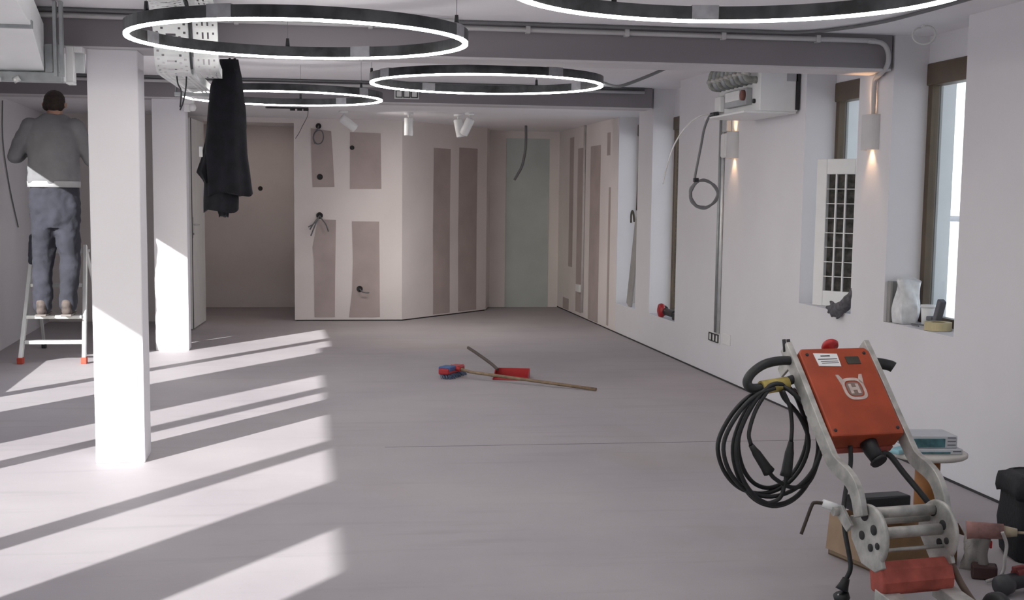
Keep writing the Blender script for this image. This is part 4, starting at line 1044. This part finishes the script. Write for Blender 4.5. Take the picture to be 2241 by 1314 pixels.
# coil of extension cord hung on the handlebar
t = thing('extension_cord', tuple(parent_matrix(G) @ Vector((-.27, .235, .32))), 'black extension cord looped over the grinder handlebar', 'extension cord', rz=R(9.0))
O_ = Vector((-.27, .235, .32)); pts = []
loops = [(-.275, .555, .195, .205), (-.25, .545, .175, .225), (-.262, .575, .150, .200), (-.295, .55, .180, .195), (-.235, .54, .185, .235)]
ph = math.pi/2
for li, (lx, lz, rx, rz_) in enumerate(loops):
    for k in range(12):
        a = ph + 2*math.pi*k/12
        top = math.sin(a)
        x = lx+rx*math.cos(a)*(1.0-.25*max(0, top)); z = lz+rz_*top
        pts.append(Vector((x, .235+.018*math.sin(li*2.1+k*.5)+.012*li-.03, z))-O_)
MB().tube(smooth_path(pts, 5), .0085, 8).build('cord', rubber, t)
for (pre, p0, p1, post) in (([(-.30, .21, .755), (-.355, .20, .68), (-.385, .19, .60)], (-.378, .185, .555), (-.300, .185, .450), [(-.27, .185, .42), (-.20, .19, .385), (-.12, .20, .40), (-.07, .21, .50)]),
                        ([(-.24, .21, .75), (-.215, .20, .69), (-.208, .19, .62)], (-.212, .185, .56), (-.228, .185, .43), [(-.232, .185, .40), (-.25, .19, .345), (-.31, .20, .33), (-.38, .21, .38)])):
    V_ = lambda q: Vector(q)-O_
    MB().tube(smooth_path([V_(q) for q in pre+[p0]], 5), .008, 8).build('cord', rubber, t)
    MB().tube(smooth_path([V_(q) for q in [p1]+post], 5), .008, 8).build('cord', rubber, t)
    p0, p1 = V_(p0), V_(p1); d = p1-p0
    MB().tube([p0, p0+d*.2, p0+d*.32, p0+d*.85, p1], .010, 10, r_end=.024).build('coupling', rubber, t)

# ================================================================== CLUTTER AT THE LOWER RIGHT
card = mat('cardboard', (.36, .25, .165), .85, var=.06, scale=8)
card_in = mat('cardboard_inside', (.24, .145, .075), .88, var=.08, scale=8)
C0 = Vector((2.205, 4.745, 0)); ux = Vector((.97, .24, 0)).normalized(); uy = Vector((-.24, .97, 0)).normalized()
t = thing('cardboard_box', tuple(C0+ux*.19+uy*.17), 'open cardboard box on the floor behind the orange grinder', 'box', rz=math.atan2(ux.y, ux.x))
wx, wy, hz = .185, .17, .178
MB().mm(-wx, wx, -wy, wy, 0, .006).build('base', card_in, t)
MB().mm(-wx, -wx+.006, -wy, wy, 0, hz).build('side_wall', card, t); MB().mm(wx-.006, wx, -wy, wy, 0, hz).build('side_wall', card_in, t)
MB().mm(-wx, wx, -wy, -wy+.006, 0, hz-.03).build('side_wall', card_in, t); MB().mm(-wx, wx, wy-.006, wy, 0, hz).build('side_wall', card_in, t)
MB().hexa([(-wx-.022, -wy-.01, .03), (-wx-.019, -wy-.01, .03), (-wx+.003, -wy, hz), (-wx, -wy, hz), (-wx-.022, wy-.01, .03), (-wx-.019, wy-.01, .03), (-wx+.003, wy, hz), (-wx, wy, hz)]).build('flap', card, t)
MB().hexa([(wx, -wy, hz-.003), (wx+.05, -wy+.02, hz-.06), (wx+.05, wy-.02, hz-.06), (wx, wy, hz-.003), (wx, -wy, hz), (wx+.053, -wy+.02, hz-.057), (wx+.053, wy-.02, hz-.057), (wx, wy, hz)]).build('flap', card, t)

# cable-drum table with packs of teal pads
t = thing('drum_table', (2.735, 5.45, 0), 'small round-topped stand on an orange-brown tube by the right wall', 'stand')
MB().lathe([(0, 0), (.16, 0), (.16, .015), (.055, .018), (0, .018)], seg=32).build('foot', mat('stand_white', (.60, .58, .55), .6), t)
MB().lathe([(.0, .015), (.054, .015), (.054, .328), (0, .328)], seg=28).build('tube', mat('orange_tube', (.34, .135, .035), .6, var=.12, scale=4), t)
MB().lathe([(0, .325), (.158, .325), (.168, .332), (.168, .345), (.160, .350), (0, .350)], seg=40).build('top', mat('stand_white', (.60, .58, .55), .6), t)
teal = mat('teal_wrap', (.055, .15, .175), .45, var=.2, scale=30)
pale = mat('pale_wrap', (.52, .54, .58), .5, var=.05)
def pack(x0, x1, y0, y1, z0, z1, label, ln):
    t = thing('pad_pack', (2.735, 5.45, z0), label, 'pack', rz=R(-5), group='packs stacked on the round stand')
    MB().mm(x0, x1, y0, y1, 0, z1-z0).build('pack_body', pale, t, bevel=.004)
    MB().mm(x0+.004, x1-.055, y0-.002, y1-.02, .004, z1-z0-.012).build('teal_wrap', teal, t, bevel=.002)
    for k in range(ln): 
        zz = .012+k*.016
        MB().mm(x1-.045, x1-.008, y0-.0015, y0, zz, zz+.005).build('print_line', mat('print_grey', (.16, .16, .2), .6), t)
pack(-.13, .115, -.10, .10, .351, .376, 'thin teal pack lying directly on the round stand', 1)
pack(-.12, .095, -.085, .09, .377, .432, 'thick teal and white pack on top of the thin one', 3)
o = MB().mm(-.05, .05, -.03, .03, 0, .022, TR((2.575, 5.41, .351), rz=R(35))).build('blue_cloth', mat('light_blue', (.30, .55, .62), .7, var=.1), bevel=.008)
recentre(tag(o, 'light blue folded cloth at the left edge of the round stand', 'cloth'))

# black tool bag
t = thing('tool_bag', (3.045, 4.93, 0), 'tall black tool bag against the right edge of the picture', 'bag', rz=R(-6))
bagm = mat('black_nylon', (.006, .007, .011), .7, var=.2, scale=20, bump=.3, bscale=60)
rings = []
for (z, sx_, sy_) in ((0, .185, .125), (.02, .20, .14), (.15, .205, .14), (.26, .20, .13), (.27, .20, .128)):
    ring = []
    for k in range(32):
        a = 2*math.pi*k/32; cq, sq = math.cos(a), math.sin(a)
        ring.append((sx_*math.copysign(abs(cq)**.35, cq)+.006*math.sin(5*a+z*20), sy_*math.copysign(abs(sq)**.35, sq)+.006*math.sin(4*a+z*30), z))
    rings.append(ring)
MB().loft(rings).build('bag_body', bagm, t)
rings = []
for (z, s_) in ((.262, 1.03), (.285, 1.06), (.315, 1.05), (.342, 1.02), (.347, .9)):
    rings.append([(.205*s_*math.copysign(abs(math.cos(2*math.pi*k/32))**.35, math.cos(2*math.pi*k/32))+.008*math.sin(k*1.3), .135*s_*math.copysign(abs(math.sin(2*math.pi*k/32))**.35, math.sin(2*math.pi*k/32)), z+.006*math.sin(k*.9)) for k in range(32)])
MB().loft(rings).build('bag_lid', bagm, t)
MB().mm(-.115, -.02, -.152, -.140, .165, .21).build('white_tag', mat('tag_white', (.60, .64, .70), .5), t, bevel=.002, label='white printed tag')
MB().tube(smooth_path([(-.14, -.15, .18), (-.16, -.165, .12), (-.11, -.175, .085), (-.03, -.165, .11), (0, -.15, .17)], 5), .008, 8).build('strap', mat('strap_grey', (.10, .105, .11), .7), t)
MB().lathe([(0, 0), (.007, 0), (.007, .006), (0, .008)], frame((-.11, -.146, .06), (1, 0, 0), (0, 0, 1)), 10).build('rivet', alu, t)

# cordless drill standing in front of the bag
pinkm = mat('dusty_pink_housing', (.33, .175, .16), .7, var=.2, scale=20)
t = thing('cordless_drill', (2.60, 4.67, 0), 'dusty pinkish cordless drill standing upright before the black bag', 'drill', rz=R(-25))
MB().mm(-.05, .045, -.035, .035, 0, .055).build('battery', mat('dark_red_black', (.05, .02, .02), .5), t, bevel=.008)
MB().tube(smooth_path([(-.005, 0, .05), (-.012, 0, .10), (-.002, 0, .16)], 5), .020, 12).build('grip', mat('drill_grip', (.22, .20, .19), .7), t)
MB().tube([(-.075, 0, .185), (-.055, 0, .187), (.06, 0, .19)], .036, 16, r_end=.030).build('motor_housing', pinkm, t)
MB().cyl((.06, 0, .19), (.11, 0, .19), .024, .015, 14).build('chuck', mat('chuck_sand', (.40, .34, .24), .5), t)
MB().cyl((.11, 0, .19), (.18, 0, .192), .006, .004, 8).build('drill_bit', mat('chuck_sand', (.40, .34, .24), .5), t)
MB().mm(.012, .022, -.006, .006, .12, .15).build('trigger', red_m, t, bevel=.003)
t = thing('plastic_sheet', (2.615, 4.80, 0), 'crumpled grey-white plastic offcut between the box and the drill', 'plastic sheet')
rings = []
for k in range(9):
    f_ = k/8; rings.append([(.04*(1-.4*f_)*math.cos(2*math.pi*i/18)*(1+.25*math.sin(3*2*math.pi*i/18+k)), .03*math.sin(2*math.pi*i/18)*(1+.25*math.cos(2*2*math.pi*i/18+k*1.3)), .17*f_) for i in range(18)])
MB().loft(rings).build('sheet', mat('sheet_grey', (.42, .40, .38), .5, var=.12, scale=25, bump=.3), t)
t = thing('power_tool', (2.625, 4.47, 0), 'red and black power tool lying at the bottom right corner', 'power tool', rz=R(20))
MB().tube(smooth_path([(-.08, 0, .045), (0, 0, .05), (.08, 0, .05)], 4), .032, 14).build('body', black_m, t)
MB().tube([(-.02, 0, .075), (.04, 0, .078)], .020, 12).build('red_cap', mat('dark_red', (.20, .03, .03), .5, var=.2), t)
MB().lathe([(0, -.03), (.036, -.025), (.040, 0), (.036, .025), (0, .03)], TR((-.075, 0, .042), ry=math.pi/2), 20).build('front_ring', mat('tool_dark', (.05, .05, .055), .5), t)
MB().mm(-.03, .03, -.010, .010, .088, .105).build('tool_switch', mat('dark_red', (.20, .03, .03), .5), t, bevel=.004)
cable('loose_cord', [(2.625, 4.60, .20), (2.645, 4.60, .15), (2.635, 4.59, .10), (2.63, 4.585, .06), (2.61, 4.58, .03), (2.56, 4.585, .012)], .007, mat('pale_cord', (.45, .43, .42), .6), 'pale cord hanging in front of the drill to the floor')
